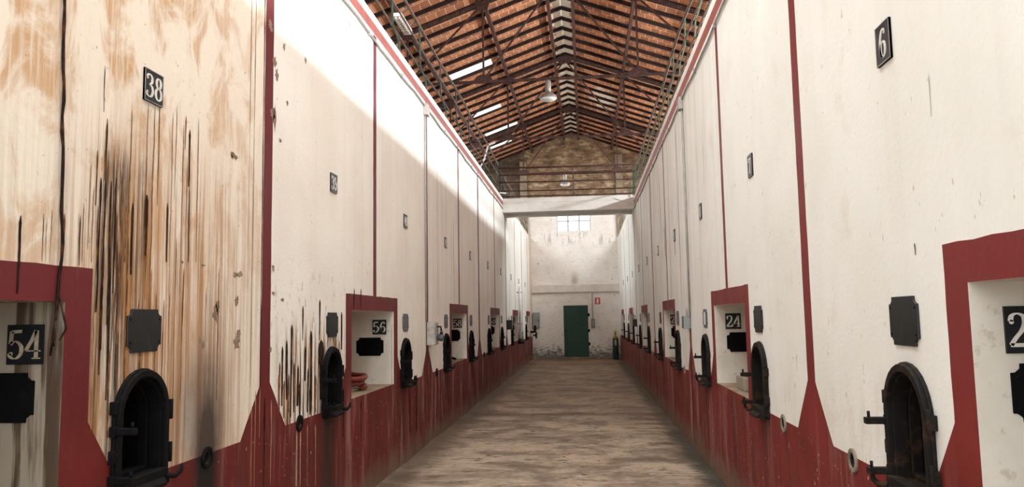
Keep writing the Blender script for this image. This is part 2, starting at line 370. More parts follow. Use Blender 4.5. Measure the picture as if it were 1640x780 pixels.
# ------------------------------------------------------------------ mesh helpers
class MB:
    def __init__(s): s.b = bmesh.new()
    def face(s, pts, mi=0):
        f = s.b.faces.new([s.b.verts.new(p) for p in pts]); f.material_index = mi; return f
    def hexa(s, c, mi=0):
        v = [s.b.verts.new(p) for p in c]
        for q in ((0,3,2,1),(4,5,6,7),(0,1,5,4),(1,2,6,5),(2,3,7,6),(3,0,4,7)):
            f = s.b.faces.new([v[i] for i in q]); f.material_index = mi
    def box(s, a, b, mi=0):
        x0,y0,z0 = a; x1,y1,z1 = b
        s.hexa([(x0,y0,z0),(x1,y0,z0),(x1,y1,z0),(x0,y1,z0),(x0,y0,z1),(x1,y0,z1),(x1,y1,z1),(x0,y1,z1)], mi)
    def bar(s, p, q, w, h, up=(0,0,1), mi=0):
        p, q = Vector(p), Vector(q); d = (q-p).normalized(); up = Vector(up)
        if abs(d.dot(up)) > .98: up = Vector((0,1,0))
        u = d.cross(up).normalized()*(w/2); v = u.cross(d).normalized()*(h/2)
        s.hexa([p-u-v, p+u-v, q+u-v, q-u-v, p-u+v, p+u+v, q+u+v, q-u+v], mi)
    def tube(s, pts, r, n=8, closed=False, mi=0):
        pts = [Vector(p) for p in pts]; N = len(pts); rings = []
        prev = None
        for i, p in enumerate(pts):
            a = pts[i-1] if (i or closed) else p; b = pts[(i+1) % N] if (i < N-1 or closed) else p
            d = (b-a).normalized()
            if prev is None:
                up = Vector((0,0,1)) if abs(d.z) < .9 else Vector((1,0,0)); u = d.cross(up).normalized()
            else: u = (prev - d*prev.dot(d)).normalized()
            prev = u; v = d.cross(u); rr = r[i] if isinstance(r, (list, tuple)) else r
            rings.append([s.b.verts.new(p + (u*math.cos(2*PI*k/n) + v*math.sin(2*PI*k/n))*rr) for k in range(n)])
        for i in range(N if closed else N-1):
            A, B = rings[i], rings[(i+1) % N]
            for k in range(n):
                f = s.b.faces.new((A[k], A[(k+1)%n], B[(k+1)%n], B[k])); f.material_index = mi; f.smooth = True
        if not closed:
            s.b.faces.new(rings[0][::-1]).material_index = mi; s.b.faces.new(rings[-1]).material_index = mi
    def lathe(s, prof, o=(0,0,0), n=20, mi=0, axis=(0,0,1)):
        ax = Vector(axis).normalized(); t = Vector((1,0,0)) if abs(ax.x) < .9 else Vector((0,1,0))
        u = ax.cross(t).normalized(); v = ax.cross(u); o = Vector(o); rings = []
        for r, h in prof:
            rings.append([s.b.verts.new(o + ax*h + (u*math.cos(2*PI*k/n)+v*math.sin(2*PI*k/n))*max(r, 1e-4)) for k in range(n)])
        for A, B in zip(rings, rings[1:]):
            for k in range(n):
                f = s.b.faces.new((A[k], A[(k+1)%n], B[(k+1)%n], B[k])); f.material_index = mi; f.smooth = True
        s.b.faces.new(rings[0][::-1]).material_index = mi; s.b.faces.new(rings[-1]).material_index = mi
    def prism(s, poly, F, w0, w1, mi=0):
        A = [s.b.verts.new(F(u, v, w0)) for u, v in poly]; B = [s.b.verts.new(F(u, v, w1)) for u, v in poly]
        n = len(poly)
        s.b.faces.new(A[::-1]).material_index = mi; s.b.faces.new(B).material_index = mi
        for k in range(n): s.b.faces.new((A[k], A[(k+1)%n], B[(k+1)%n], B[k])).material_index = mi
    def ringprism(s, outer, inner, F, w0, w1, mi=0):
        n = len(outer)
        O0 = [s.b.verts.new(F(u, v, w0)) for u, v in outer]; O1 = [s.b.verts.new(F(u, v, w1)) for u, v in outer]
        I0 = [s.b.verts.new(F(u, v, w0)) for u, v in inner]; I1 = [s.b.verts.new(F(u, v, w1)) for u, v in inner]
        for k in range(n):
            j = (k+1) % n
            for q in ((O0[k],O0[j],O1[j],O1[k]), (I0[j],I0[k],I1[k],I1[j]), (O1[k],O1[j],I1[j],I1[k]), (O0[j],O0[k],I0[k],I0[j])):
                s.b.faces.new(q).material_index = mi
    def build(s, name, mat, parent=None, bevel=0):
        me = bpy.data.meshes.new(name)
        bmesh.ops.recalc_face_normals(s.b, faces=s.b.faces)
        s.b.to_mesh(me); s.b.free()
        for m in (mat if isinstance(mat, (list, tuple)) else [mat]): me.materials.append(m)
        o = bpy.data.objects.new(name, me); COL.objects.link(o)
        if parent is not None:
            o.parent = parent
            T = world(parent).inverted(); me.transform(T)
        if bevel:
            md = o.modifiers.new('bevel', 'BEVEL'); md.width = bevel; md.segments = 2; md.limit_method = 'ANGLE'
        return o
def world(o):
    m = Matrix.Translation(o.location)
    return (world(o.parent) @ m) if o.parent else m
def tag(o, label=None, cat=None, group=None, kind=None):
    if label: o['label'] = label
    if cat: o['category'] = cat
    if group: o['group'] = group
    if kind: o['kind'] = kind
    return o
def thing(name, loc, label, cat, group=None):
    o = bpy.data.objects.new(name, None); o.empty_display_size = .1; o.location = loc; COL.objects.link(o)
    return tag(o, label, cat, group)
def struct(o): o['kind'] = 'structure'; return o
def frame(o, u, n):
    o, u, n = Vector(o), Vector(u), Vector(n); v = Vector((0,0,1))
    return lambda a, b, c: o + u*a + v*b + n*c
def FL(y, z=0): return frame((XL, y, z), (0,1,0), (1,0,0))
def FR(y, z=0): return frame((XR, y, z), (0,-1,0), (-1,0,0))
ORD = ['first','second','third','fourth','fifth','sixth','seventh','eighth','ninth','tenth','eleventh','twelfth']

# ------------------------------------------------------------------ tank walls
def arch(hw, zb, zs, n=14, yc=0.0):
    p = [(yc-hw, zb), (yc+hw, zb)]
    for k in range(n+1):
        a = PI*k/n; p.append((yc+hw*math.cos(a), zs+hw*math.sin(a)))
    return p
def rect(y0, z0, y1, z1): return [(y0,z0),(y1,z0),(y1,z1),(y0,z1)]
def circ(yc, zc, r, n=14): return [(yc+r*math.cos(2*PI*k/n), zc+r*math.sin(2*PI*k/n)) for k in range(n)]
NZ0, NZ1, NHW = .985, 1.80, .79
ZD = .96
def wobble(poly, amp=.004, stepl=.12):
    out = []
    for (a, b), (c, d) in zip(poly, poly[1:]+poly[:1]):
        L = math.hypot(c-a, d-b); n = max(1, int(L/stepl)) if L < 60 else 1
        for k in range(n):
            t = k/n; j = amp if 0 < k else 0
            out.append((a+(c-a)*t + random.uniform(-j, j), b+(d-b)*t + random.uniform(-j, j)))
    return out
def inside(x, y, poly):
    c = False; n = len(poly); j = n-1
    for i in range(n):
        (xi, yi), (xj, yj) = poly[i], poly[j]
        if (yi > y) != (yj > y) and x < (xj-xi)*(y-yi)/(yj-yi)+xi: c = not c
        j = i
    return c
def tank_wall(name, X, sgn, top, niches, thicks, hatches, mats, band, yband):
    """sgn +1: the wall faces +x. One mesh: painted face, niche and hatch recesses, cap."""
    red, holes, bandp = [], [], []
    red.append(rect(YF, -.02, YB, ZD))
    for T in thicks:
        red.append(wobble([(T-.085,ZD-.1),(T-.078,1.28),(T-.068,band[0]-.01),(T+.068,band[0]-.01),(T+.078,1.28),(T+.085,ZD-.1)], .003))
        red.append(wobble([(T-.37,ZD-.01),(T+.37,ZD-.01),(T+.078,1.29),(T-.078,1.29)], .003))
    for i, N in enumerate(niches):
        red.append(wobble([(N-.965,ZD-.1),(N+.965,ZD-.1),(N+.965,1.95),(N-.965,1.95)], .003))
        red.append([(N-1.22,ZD-.01),(N+1.22,ZD-.01),(N+.96,1.29),(N-.96,1.29)])
        red.append(wobble([(N-.06,1.9),(N+.06,1.9),(N+.06,band[0]-.01),(N-.06,band[0]-.01)], .003))
        holes.append(('n', rect(N-NHW, NZ0, N+NHW, NZ1)))
    for h in hatches: holes.append(('h', arch(.185, .965, 1.265, 12, h)))
    for T in thicks:
        if 0 < T < 16:
            for d in ((-.79, .63) if sgn > 0 else (-.68, .72)): holes.append(('d', circ(T+d, .94, .048)))
    bandp.append(rect(YF, band[0], yband, band[1]))
    polys = [rect(YF, -.02, YB, top)] + red + bandp + [p for _, p in holes]
    V, Fc = [], []
    for p in polys:
        Fc.append(list(range(len(V), len(V)+len(p)))); V += [Vector(q) for q in p]
    r = delaunay_2d_cdt(V, [], Fc, 1, 1e-5)
    b = MB(); bv = [b.b.verts.new((X, q.x, q.y)) for q in r[0]]
    hp = [p for _, p in holes]
    for f in r[2]:
        cy = sum(r[0][i].x for i in f)/len(f); cz = sum(r[0][i].y for i in f)/len(f)
        if any(inside(cy, cz, p) for p in hp): continue
        mi = 2 if any(inside(cy, cz, p) for p in bandp) else (1 if any(inside(cy, cz, p) for p in red) else 0)
        try: b.b.faces.new([bv[i] for i in f]).material_index = mi
        except ValueError: pass
    for ty, p in holes:
        d = {'n': .92, 'h': .34, 'd': .18}[ty]; xi = X - sgn*d; n = len(p)
        for k in range(n):
            (a, c), (e, g) = p[k], p[(k+1) % n]
            mi = 3 if ty == 'n' else 5
            if ty == 'n' and k == 0: mi = 4
            b.face([(X,a,c),(X,e,g),(xi,e,g),(xi,a,c)], mi)
        b.face([(xi,a,c) for a, c in p], 3 if ty == 'n' else 5)
    # cap and upper walkway edge
    b.face([(X,YF,top),(X,YB,top),(X-sgn*.45,YB,top),(X-sgn*.45,YF,top)], 6)
    o = b.build(name, mats)
    return struct(o)
wl = tank_wall('wall_left', XL, 1, ZTL, NICHE_L, THICK_L, HATCH_L, [M['cream_l'],M['red_l'],M['band'],M['niche'],M['nfloor'],M['hole'],M['cap']], (4.745,4.86), 21.0)
wr = tank_wall('wall_right', XR, -1, ZTR, NICHE_R, THICK_R, HATCH_R, [M['cream_r'],M['red_r'],M['band'],M['niche'],M['nfloor'],M['hole'],M['cap']], (4.64,4.775), 20.4)

# drip runs, cracks and chips that belong to the walls
def ribbon(b, X, y, z0, z1, w, mi, jit=.006, off=.0015, head=.15):
    n = max(6, int((z0-z1)/.03)); L, R = [], []
    yy = y; f = .85
    for k in range(n+1):
        t = k/n; z = z0+(z1-z0)*t
        f = min(1.25, max(.4, f+random.uniform(-.16, .16)))
        ww = w*f*min(1, .25+(t/head)**.6)*(1-.45*t)
        yy += random.uniform(-jit, jit)*.28
        L.append(b.b.verts.new((X+off, yy-ww/2, z))); R.append(b.b.verts.new((X+off, yy+ww/2, z)))
    for k in range(n): b.b.faces.new((L[k], L[k+1], R[k+1], R[k])).material_index = mi
db = MB()
def from_px(px, py):                 # a photograph pixel on the left tank wall
    Rm = ((0.99527,-0.09354,0.02606),(0.09561,0.99088,-0.09495),(-0.01694,0.09699,0.99514))
    a, c = (px-820)/1227.05, -(py-390)/1227.05
    r = [Rm[i][0]*a + Rm[i][1] + Rm[i][2]*c for i in range(3)]
    t = XL/r[0]; return r[1]*t, 1.7+r[2]*t
def drip_px(x0, y0, y1, wpx, mi, **k):
    a = from_px(x0, y0); c = from_px(x0, y1); w = wpx/(1227*2.17/a[0]**2)
    ribbon(db, XL, a[0], a[1], max(c[1], .05), w, mi, off=.0015+random.uniform(0,.0012), **k)
# (pixel x, top, bottom, width, 0 black / 1 brown / 2 pale)
for d in [(161,285,500,5,0),(169,288,560,8,0),(178,290,520,5,0),(186,284,470,4,0),(163,450,600,6,0),(176,420,640,5,0),(184,380,560,3,1),
          (157,330,690,3,1),(212,325,440,5,0),(235,312,410,7,0),(234,400,480,3,1),(268,325,420,3,0),(304,208,300,4,0),(303,300,420,2,0),
          (298,186,240,3,1),(294,200,470,1.5,1),(211,175,320,1.5,1),(208,260,560,1.5,1),(237,165,420,1.5,1),(248,165,560,1.5,1),(255,165,330,1.5,1),
          (277,180,480,1.2,1),(283,170,320,1.2,1),(300,260,520,1.2,1),(168,105,180,2,0),(172,190,300,3,0),(170,200,290,2,1),(156,240,330,3,1),
          (145,262,400,1.5,1),(150,300,420,1.5,1),(33,345,470,6,0),(70,342,420,2,0),(83,336,420,1.5,0),(74,350,420,1.5,1),(103,342,425,4,1),
          (129,345,425,2.5,0),(134,325,420,1.5,0),(126,340,480,1,1),(202,330,420,4,1),(206,380,700,2,1),(192,400,700,2.5,1),(198,300,480,1.5,1),
          (222,480,560,2,1),(242,430,500,2,1),(250,470,620,2,1),(262,480,700,2.5,1),(272,470,690,1.5,1),(282,380,640,1.2,1),(294,430,640,2,1),(318,190,420,1.2,1),
          (330,460,620,1.2,1),(350,430,640,1.2,1),(224,560,600,4,1),(175,560,700,5,1),(188,500,680,3,1)]:
    drip_px(*d)
for d in [(467,520,600,5,0),(459,545,640,4,0),(452,555,650,4,0),(448,580,660,3,1),(485,490,545,3,0),(498,530,640,6,0),(489,555,610,4,0),(512,480,545,3,0),(514,545,640,9,0),
          (466,590,668,3,0),(471,580,660,3,0),(477,585,650,5,0),(480,610,665,3,0),(493,590,660,3,0),(497,620,664,5,0),(462,600,660,4,1),(547,500,560,3,0),(543,545,600,2,1),(505,600,660,4,1),
          (446,600,650,3,1),(455,610,670,3,1),(525,540,556,1.2,0),(529,540,558,1.2,0),(534,540,556,1.2,0),(538,540,555,1.2,0)]:
    drip_px(*d)
for d in [(434,640,776,2,2),(409,625,778,1.5,2),(403,650,778,1.2,2),(416,620,700,1.2,2),(475,690,778,3,2),(481,680,778,2,2),(492,680,778,1.5,2),(505,680,778,2,2)]: drip_px(*d, head=.05)
for d in [(567,462,495,1.5,0),(578,462,495,1.5,0),(550,640,700,2,0),(578,640,700,2,0),(667,600,690,3,0),(645,650,720,2,0),(627,520,680,.8,1)]: drip_px(*d)
ribbon(db, XL, 4.83, 4.7, 1.28, .010, 0, .001)                      # joint beside the red stripe
ribbon(db, XL, 4.76, 3.9, 1.3, .006, 1, .001)
for T in THICK_L[1:]: ribbon(db, XL, T-.09, 4.7, 1.2, .018, 0, .002); ribbon(db, XL, T, 1.2, .05, .03, 0, .006)
for y in (11.2, 12.6, 14.9, 16.4, 17.0, 19.9, 20.6, 22.0, 24.6, 27.2, 28.3): ribbon(db, XL, y, random.uniform(3.2,4.6), random.uniform(1.0,1.8), .02, 1, .004)
for y in (9.35, 11.95, 14.6, 15.9, 17.3, 19.9, 16.7, 22.6): ribbon(db, XL, y, .98, random.uniform(.1,.5), .06, 0, .01)
o = db.build('drip_stains', [M['drip'], M['drip_b'], M['drip_w']], wl); o['kind'] = 'stuff'; o['label'] = 'dark dried drips running down the cream plaster'
def blob(b, X, y, z, ry, rz, off=.001, mi=0, n=17):
    ph = random.random()*6
    b.face([(X+off, y+ry*math.cos(2*PI*k/n)*(.35+.85*random.random()), z+rz*math.sin(2*PI*k/n)*(.4+.8*random.random())) for k in range(n)], mi)
cb = MB()
for px, py, rx, ry in [(345,500,4,14),(349,490,3,9),(379,482,3,7),(384,440,6,4),(376,440,4,4),(379,550,4,9),(382,535,3,6),(320,545,2,5),(325,553,2,6),(375,250,4,6),(371,247,2,5),(292,420,2,2),
                       (440,100,3,9),(443,120,3,8),(440,190,2,18),(437,182,4,12),(455,75,2,6),(433,40,3,9),(449,225,2,3),(437,430,2,6),(438,470,2,4),(452,480,2,3),(489,96,1.5,5),(460,165,1.5,4),(433,560,2,4),
                       (233,430,2,2),(325,425,3,2),(560,40,1,3)]:
    y, z = from_px(px, py); blob(cb, XL, y, z, 1.45*rx/(1227*2.17/y**2), 1.35*ry/(1227/y))
o = cb.build('plaster_chips', M['chip'], wl); o['kind'] = 'stuff'; o['label'] = 'small chips of bare plaster'
rb = MB()
for y, z0, z1, w in [(8.6,3.9,2.1,.008),(11.0,4.5,1.2,.03),(12.2,4.5,2.0,.03),(13.6,4.4,1.6,.03),(14.7,4.5,1.2,.03),(16.4,4.5,1.0,.04),(17.4,4.5,2.0,.03),(19.0,4.4,1.4,.04),(22.1,4.4,1.2,.04),(24.8,4.4,1.6,.04),(11.6,3.0,2.6,.05),(13.0,3.2,2.7,.05)]:
    ribbon(rb, XR-.004, y, z0, z1, w, 1, .004, off=.0)
for T in THICK_R[2:]: ribbon(rb, XR-.004, T+.08, 4.55, 1.2, .02, 0, .002, off=0); ribbon(rb, XR-.004, T, 1.2, .05, .05, 0, .006, off=0)
ribbon(rb, XR-.003, 3.05, 2.62, 2.45, .006, 0, .002, off=0); ribbon(rb, XR-.003, 3.28, 1.98, 1.93, .01, 0, .002, off=0)
o = rb.build('drip_stains', [M['drip'], M['drip_b']], wr); o['kind'] = 'stuff'

# ------------------------------------------------------------------ shell
fb = MB()
NX, NY = 24, 110
def fz(x, y): return .012*math.sin(x*2.1+.4*y)*math.sin(y*.9) + .008*math.sin(y*2.7+x) - .02*max(0, (x-1.0)/.35)*(1 if x < 1.4 else 0) + .03*max(0, (-x-1.85)/.3)
vv = [[fb.b.verts.new((XL-.02+(XR-XL+.04)*i/NX, YF+(YB-YF+.02)*j/NY, fz(XL+(XR-XL)*i/NX, YF+(YB-YF)*j/NY))) for j in range(NY+1)] for i in range(NX+1)]
for i in range(NX):
    for j in range(NY):
        fb.b.faces.new((vv[i][j], vv[i+1][j], vv[i+1][j+1], vv[i][j+1])).smooth = True
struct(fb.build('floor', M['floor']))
XO0, XO1 = XC-HW, XC+HW
b = MB(); b.box((XO0, YF, ZTL-.25), (XL-.45, YB, ZTL)); struct(b.build('walkway_slab', M['slab']))
b = MB(); b.box((XR+.45, YF, ZTR-.25), (XO1, YB, ZTR)); struct(b.build('walkway_slab', M['slab']))
ZE = zdeck(XO0)
# back wall with gable, openings for window and door are filled by their own frames
b = MB()
WX0, WX1, WZ0, WZ1 = -1.09, .285, 5.2, 6.06
DX0, DX1, DZ1 = -.90, .09, 2.17
outer = [(XO0,-.05),(XO1,-.05),(XO1,ZE+.02),(XC,ZRIDGE+.02),(XO0,ZE+.02)]
polys = [outer, rect(WX0,WZ0,WX1,WZ1), rect(DX0,.10,DX1,DZ1)]
V, Fc = [], []
for p in polys: Fc.append(list(range(len(V), len(V)+len(p)))); V += [Vector(q) for q in p]
r = delaunay_2d_cdt(V, [], Fc, 1, 1e-5); bv = [b.b.verts.new((q.x, YB, q.y)) for q in r[0]]
for f in r[2]:
    cy = sum(r[0][i].x for i in f)/len(f); cz = sum(r[0][i].y for i in f)/len(f)
    if not any(inside(cy, cz, p) for p in polys[1:]): b.b.faces.new([bv[i] for i in f])
for p in polys[1:]:
    for (a, c), (e, g) in zip(p, p[1:]+p[:1]): b.face([(a,YB,c),(e,YB,g),(e,YB+.2,g),(a,YB+.2,c)])
wb = struct(b.build('wall_back', M['back']))
b = MB(); b.box((XL,YB-.10,2.70),(XR,YB,3.02)); struct(b.build('trim_1', concrete('ledge_whitewash', (.66,.60,.53), (.75,.70,.63), (.34,.27,.21)), bevel=.015))
for k, x in enumerate((-2.42, 1.50)):
    b = MB(); b.box((x-.15,YB-.12,4.9),(x+.15,YB,8.15 if k == 0 else 8.3)); struct(b.build('trim_%d' % (k+2), concrete('pilaster_stone_%d' % k, (.24,.185,.13), (.36,.28,.20), (.12,.09,.065)), bevel=.02))
# end wall behind the camera with an added glowing gate for fill light
b = MB(); gx0, gx1, gz0, gz = -2.0, 1.2, .9, 5.0
for p in ([(XO0,-.05),(gx0,-.05),(gx0,gz),(XO0,gz)], [(gx1,-.05),(XO1,-.05),(XO1,gz),(gx1,gz)], [(gx0,-.05),(gx1,-.05),(gx1,gz0),(gx0,gz0)], [(XO0,gz),(XO1,gz),(XO1,ZE),(XC,ZRIDGE),(XO0,ZE)]):
    b.face([(x,YF,z) for x, z in p])
struct(b.build('wall_front', M['outer']))
def window(n, axis, c, w0, w1, z0, z1, cols, rows, paneM, inward, frameM):
    """axis 'x': pane in the x-z plane at y=c; axis 'y': pane in the y-z plane at x=c"""
    P = (lambda a, z, d: (a, c+d*inward, z)) if axis == 'x' else (lambda a, z, d: (c+d*inward, a, z))
    b = MB(); b.face([P(w0,z0,0), P(w1,z0,0), P(w1,z1,0), P(w0,z1,0)]); o = struct(b.build('window_%d' % n, paneM))
    f = MB(); t = .045
    for k in range(cols+1):
        a = w0+(w1-w0)*k/cols; f.bar(P(a,z0,.02), P(a,z1,.02), t, t, (1,0,0) if axis == 'y' else (0,1,0))
    for k in range(rows+1):
        z = z0+(z1-z0)*k/rows; f.bar(P(w0,z,.02), P(w1,z,.02), t, t)
    f.build('window_frame', frameM, o); return o
window(1, 'x', YB+.16, WX0, WX1, WZ0, WZ1, 3, 1, M['sky_b'], -1, M['wframe'])
f = MB(); f.bar((WX0,YB+.13,5.63),(WX1,YB+.13,5.63),.045,.03); f.build('glazing_bar', M['wframe'], bpy.data.objects['window_1'])
window(2, 'x', YF-.02, gx0, gx1, gz0, gz, 4, 4, M['fill_f'], 1, M['greyd'])  # unseen gate panes, added to glow into the passage
# side walls with low clerestory windows
CZ0, CZ1 = 5.92, 6.24
CW = [(4.9, 6.9), (15.2, 16.4)]
b = MB()
b.face([(XO1,YF,ZTR-.3),(XO1,YB,ZTR-.3),(XO1,YB,CZ0),(XO1,YF,CZ0)]); b.face([(XO1,YF,CZ1),(XO1,YB,CZ1),(XO1,YB,ZE+.05),(XO1,YF,ZE+.05)])
ed = [YF]+[e for w in CW for e in w]+[YB]
for a, c in zip(ed[0::2], ed[1::2]): b.face([(XO1,a,CZ0),(XO1,c,CZ0),(XO1,c,CZ1),(XO1,a,CZ1)])
struct(b.build('wall_right_outer', M['outer']))
for k, (a, c) in enumerate(CW): window(3+k, 'y', XO1+.06, a, c, CZ0, CZ1, 2, 1, M['sky_c'], -1, M['wframe'])
b = MB(); b.face([(XO0,YF,ZTL-.3),(XO0,YB,ZTL-.3),(XO0,YB,ZE+.05),(XO0,YF,ZE+.05)]); struct(b.build('wall_left_outer', M['outer']))
# roof deck
b = MB()
for s in (-1, 1):
    xe = XC+s*(HW+.1)
    b.hexa([(XC,YF,ZRIDGE),(xe,YF,zdeck(xe)),(xe,YB+.2,zdeck(xe)),(XC,YB+.2,ZRIDGE),(XC,YF,ZRIDGE+.06),(xe,YF,zdeck(xe)+.06),(xe,YB+.2,zdeck(xe)+.06),(XC,YB+.2,ZRIDGE+.06)])
ceil = struct(b.build('ceiling', M['tile']))

for k, (xa, xb) in enumerate(((2.9, 5.4), (-6.2, -4.4))):     # glowing strips added out of view past the footbridge to brighten the far end
    b = MB(); b.face([(xa,21.9,zdeck(xa)-.012),(xb,21.9,zdeck(xb)-.012),(xb,28.6,zdeck(xb)-.012),(xa,28.6,zdeck(xa)-.012)]); struct(b.build('window_%d' % (5+k), M['fill_e']))
for k, (xa, xb) in enumerate(((-2.6, -1.0), (.2, 1.8))):      # glowing sheets added out of view over the near end to light the floor
    b = MB(); b.face([(xa,-1.0,zdeck(xa)-.012),(xb,-1.0,zdeck(xb)-.012),(xb,9.0,zdeck(xb)-.012),(xa,9.0,zdeck(xa)-.012)]); struct(b.build('window_%d' % (7+k), M['fill_n']))
# ------------------------------------------------------------------ rafters, purlins, trusses
TRUSS_Y = [15.8, 21.1, 26.4]
RP = .667
ys = [21.1-.25 + RP*k for k in range(-14, 16)]
ys = [y for y in ys if 11.5 < y < 31.0]
RH, RW = .08, .068
def bay(y):
    for k, t in enumerate(TRUSS_Y):
        if y < t: return k
    return 3
BAYN = ['on the camera side of the nearest truss', 'between the nearest and middle trusses', 'between the middle and far trusses', 'between the far truss and the gable wall']
for s, sn in ((-1, 'left'), (1, 'right')):
    for y in ys:
        m = MB(); xe = XC+s*(HW-.02); y += random.uniform(-.02, .02)
        def q(x, dy, dz): return (x, y+dy, zdeck(x)-dz)
        x0 = XC+s*.001
        m.hexa([q(x0,-RW/2,RH), q(xe,-RW/2,RH), q(xe,RW/2,RH), q(x0,RW/2,RH), q(x0,-RW/2,0), q(xe,-RW/2,0), q(xe,RW/2,0), q(x0,RW/2,0)])
        tag(m.build('rafter', M['timber']), 'dark timber rafter under the %s roof slope, %s' % (sn, BAYN[bay(y)]), 'rafter', 'rafters of the %s slope %s' % (sn, BAYN[bay(y)]))
PH = .13
for k, off in enumerate((-4.9, -3.28, -1.63, -.29, .29, 1.63, 3.28, 4.9)):
    x = XC+off; zt = zdeck(x)-RH
    m = MB(); w = .075 if abs(off) < 1 else .07
    m.box((x-w/2, 11.0, zt-PH), (x+w/2, YB, zt-PH+.115))
    side = 'left' if off < 0 else 'right'; d = {.29:'beside the ridge', 1.63:'at mid slope', 3.28:'low on the slope', 4.9:'next to the eave'}[abs(off)]
    tag(m.build('purlin', M['purlin']), 'long brown purlin running to the gable %s of the %s roof slope' % (d, side), 'purlin', 'roof purlins')
ZCH = 6.72
def truss(y, label):
    zt = lambda x: zdeck(x)-RH-PH-.05
    t = thing('roof_truss', (XC, y, ZCH), label, 'truss', 'steel roof trusses')
    nodes = (1.63, 3.28, 4.9)
    b = MB(); b.bar((XO0+.02,y,ZCH),(XO1-.02,y,ZCH),.05,.05); b.bar((XO0+.02,y,ZCH+.02),(XO1-.02,y,ZCH+.02),.08,.012); b.build('bottom_chord', M['steel'], t)
    for s in (-1, 1):
        b = MB()
        for dy in (-.035, .035): b.bar((XC,y+dy,zt(XC)),(XC+s*(HW-.05),y+dy,zt(XC+s*(HW-.05))),.03,.07)
        b.build('top_chord', M['steel'], t)
        for i, a in enumerate(nodes):
            x = XC+s*a
            m = MB(); m.bar((x,y,ZCH),(x,y,zt(x)),.04,.04,(0,1,0)); m.build('vertical_rod', M['steel'], t)
            m = MB()
            tgt = (XC, zt(XC)-.1) if i == 0 else (XC+s*nodes[i-1], zt(XC+s*nodes[i-1]))
            m.bar((x,y+.02,ZCH+.05),(tgt[0],y+.02,tgt[1]),.036,.036,(0,1,0)); m.build('diagonal_brace', M['steel'], t)
            g = MB(); F = frame((x, y, ZCH), (1,0,0), (0,-1,0))
            g.prism([(-.2,-.03),(.2,-.03)]+[(.2*math.cos(PI*k/8), .15*math.sin(PI*k/8)) for k in range(9)], F, .045, .057); g.build('gusset_plate', M['steel'], t)
            g = MB(); F = frame((x, y, zt(x)), (1,0,0), (0,-1,0))
            g.prism([(-.17,.02),(.17,.02),(.11,-.16),(-.11,-.16)], F, .06, .07); g.build('gusset_plate', M['steel'], t)
    g = MB(); F = frame((XC, y, zt(XC)), (1,0,0), (0,-1,0)); g.prism([(-.24,-.09),(-.15,-.22),(.15,-.22),(.24,-.09),(.0,.0)], F, .06, .07); g.build('gusset_plate', M['steel'], t)
truss(15.8, 'nearest rust-brown steel roof truss carrying the white pendant lamp')
truss(21.1, 'middle rust-brown steel roof truss between the other two trusses')
truss(26.4, 'far rust-brown steel roof truss close to the brick gable')
# translucent sheets between rafters of the left slope
def near_rafter(y): return min(ys, key=lambda q: abs(q-y))
for i, (yy, xa, xb, lab) in enumerate([(20.1,-3.5,-2.35,'largest pale translucent roof sheet, behind the left gusset of the nearest truss'),(24.0,-3.45,-2.55,'pale translucent roof sheet in the middle of the row of sheets left of the lamp'),
                      (26.2,-3.4,-2.25,'long narrow pale roof sheet next to the far truss'),(28.6,-3.5,-2.65,'farthest pale roof sheet of the left slope, just before the gable')]):
    y0 = max(q for q in ys if q <= yy)+RW/2+.03; y1 = y0+RP-RW-.04
    m = MB(); m.hexa([(xa,y0,zdeck(xa)-.012),(xb,y0,zdeck(xb)-.012),(xb,y1,zdeck(xb)-.012),(xa,y1,zdeck(xa)-.012),(xa,y0,zdeck(xa)+.001),(xb,y0,zdeck(xb)+.001),(xb,y1,zdeck(xb)+.001),(xa,y1,zdeck(xa)+.001)])
    tag(m.build('roof_sheet', M['sky_t']), lab, 'roof sheet', 'translucent roof sheets')

# ------------------------------------------------------------------ bridge and railings
b = MB(); b.box((XL,20.45,4.80),(XR,21.6,4.93)); b.box((XL,20.45,4.55),(XR,20.70,4.80)); b.box((XL,21.38,4.55),(XR,21.6,4.80))
F = frame((XR,20.45,4.55),(-1,0,0),(0,-1,0)); b.prism([(0,.10),(0,.30),(.55,.30)], F, 0, .03)
tag(b.build('footbridge', M['bridge'], bevel=.01), 'white concrete footbridge spanning between the two tank rows', 'footbridge')
def railing(name, x, z0, rails, y0, y1, posts, label, lean, pm):
    t = thing(name, (x, y0, z0), label, 'railing')
    for i, z in enumerate(rails):
        m = MB(); n = 14
        pts = [(x+.012*math.sin(k*1.7+i), y0+(y1-y0)*k/n, z+.012*math.sin(k*2.3+i*2)) for k in range(n+1)]
        m.tube(pts, .021 if i == 0 else .014, 8); m.build('handrail' if i == 0 else 'rail', M['rail'], t)
    for y in posts:
        m = MB(); zt = rails[0]
        pts = [(x-lean*.10, y, z0), (x-lean*.09, y, z0+.18), (x-lean*.01, y+.01, z0+.42), (x, y, zt-.02)]
        for p, q in zip(pts, pts[1:]): m.bar(p, q, .05, .018, (1,0,0))
        m.build('post', pm, t)
    return t
PL = [5.0+1.58*k-.7 for k in range(11)]; PL = [y for y in PL if y < 20.5]
rl = railing('walkway_railing', -2.30, ZTL, (5.95,5.66,5.34), 3.5, 21.0, [4.3,5.9,7.45,9.0,10.6,12.2,13.75,15.3,16.9,18.5,20.0,21.0], 'dark green and brown iron railing along the left walkway up to the footbridge', -1, M['postd'])
rr = railing('walkway_railing', 1.43, ZTR, (5.70,5.38,5.10), 3.5, 20.4, [4.2,5.7,7.2,8.7,10.15,11.55,13.1,14.6,16.1,17.6,19.1,20.35], 'rusty railing with bent light green posts along the right walkway', 1, M['post'])
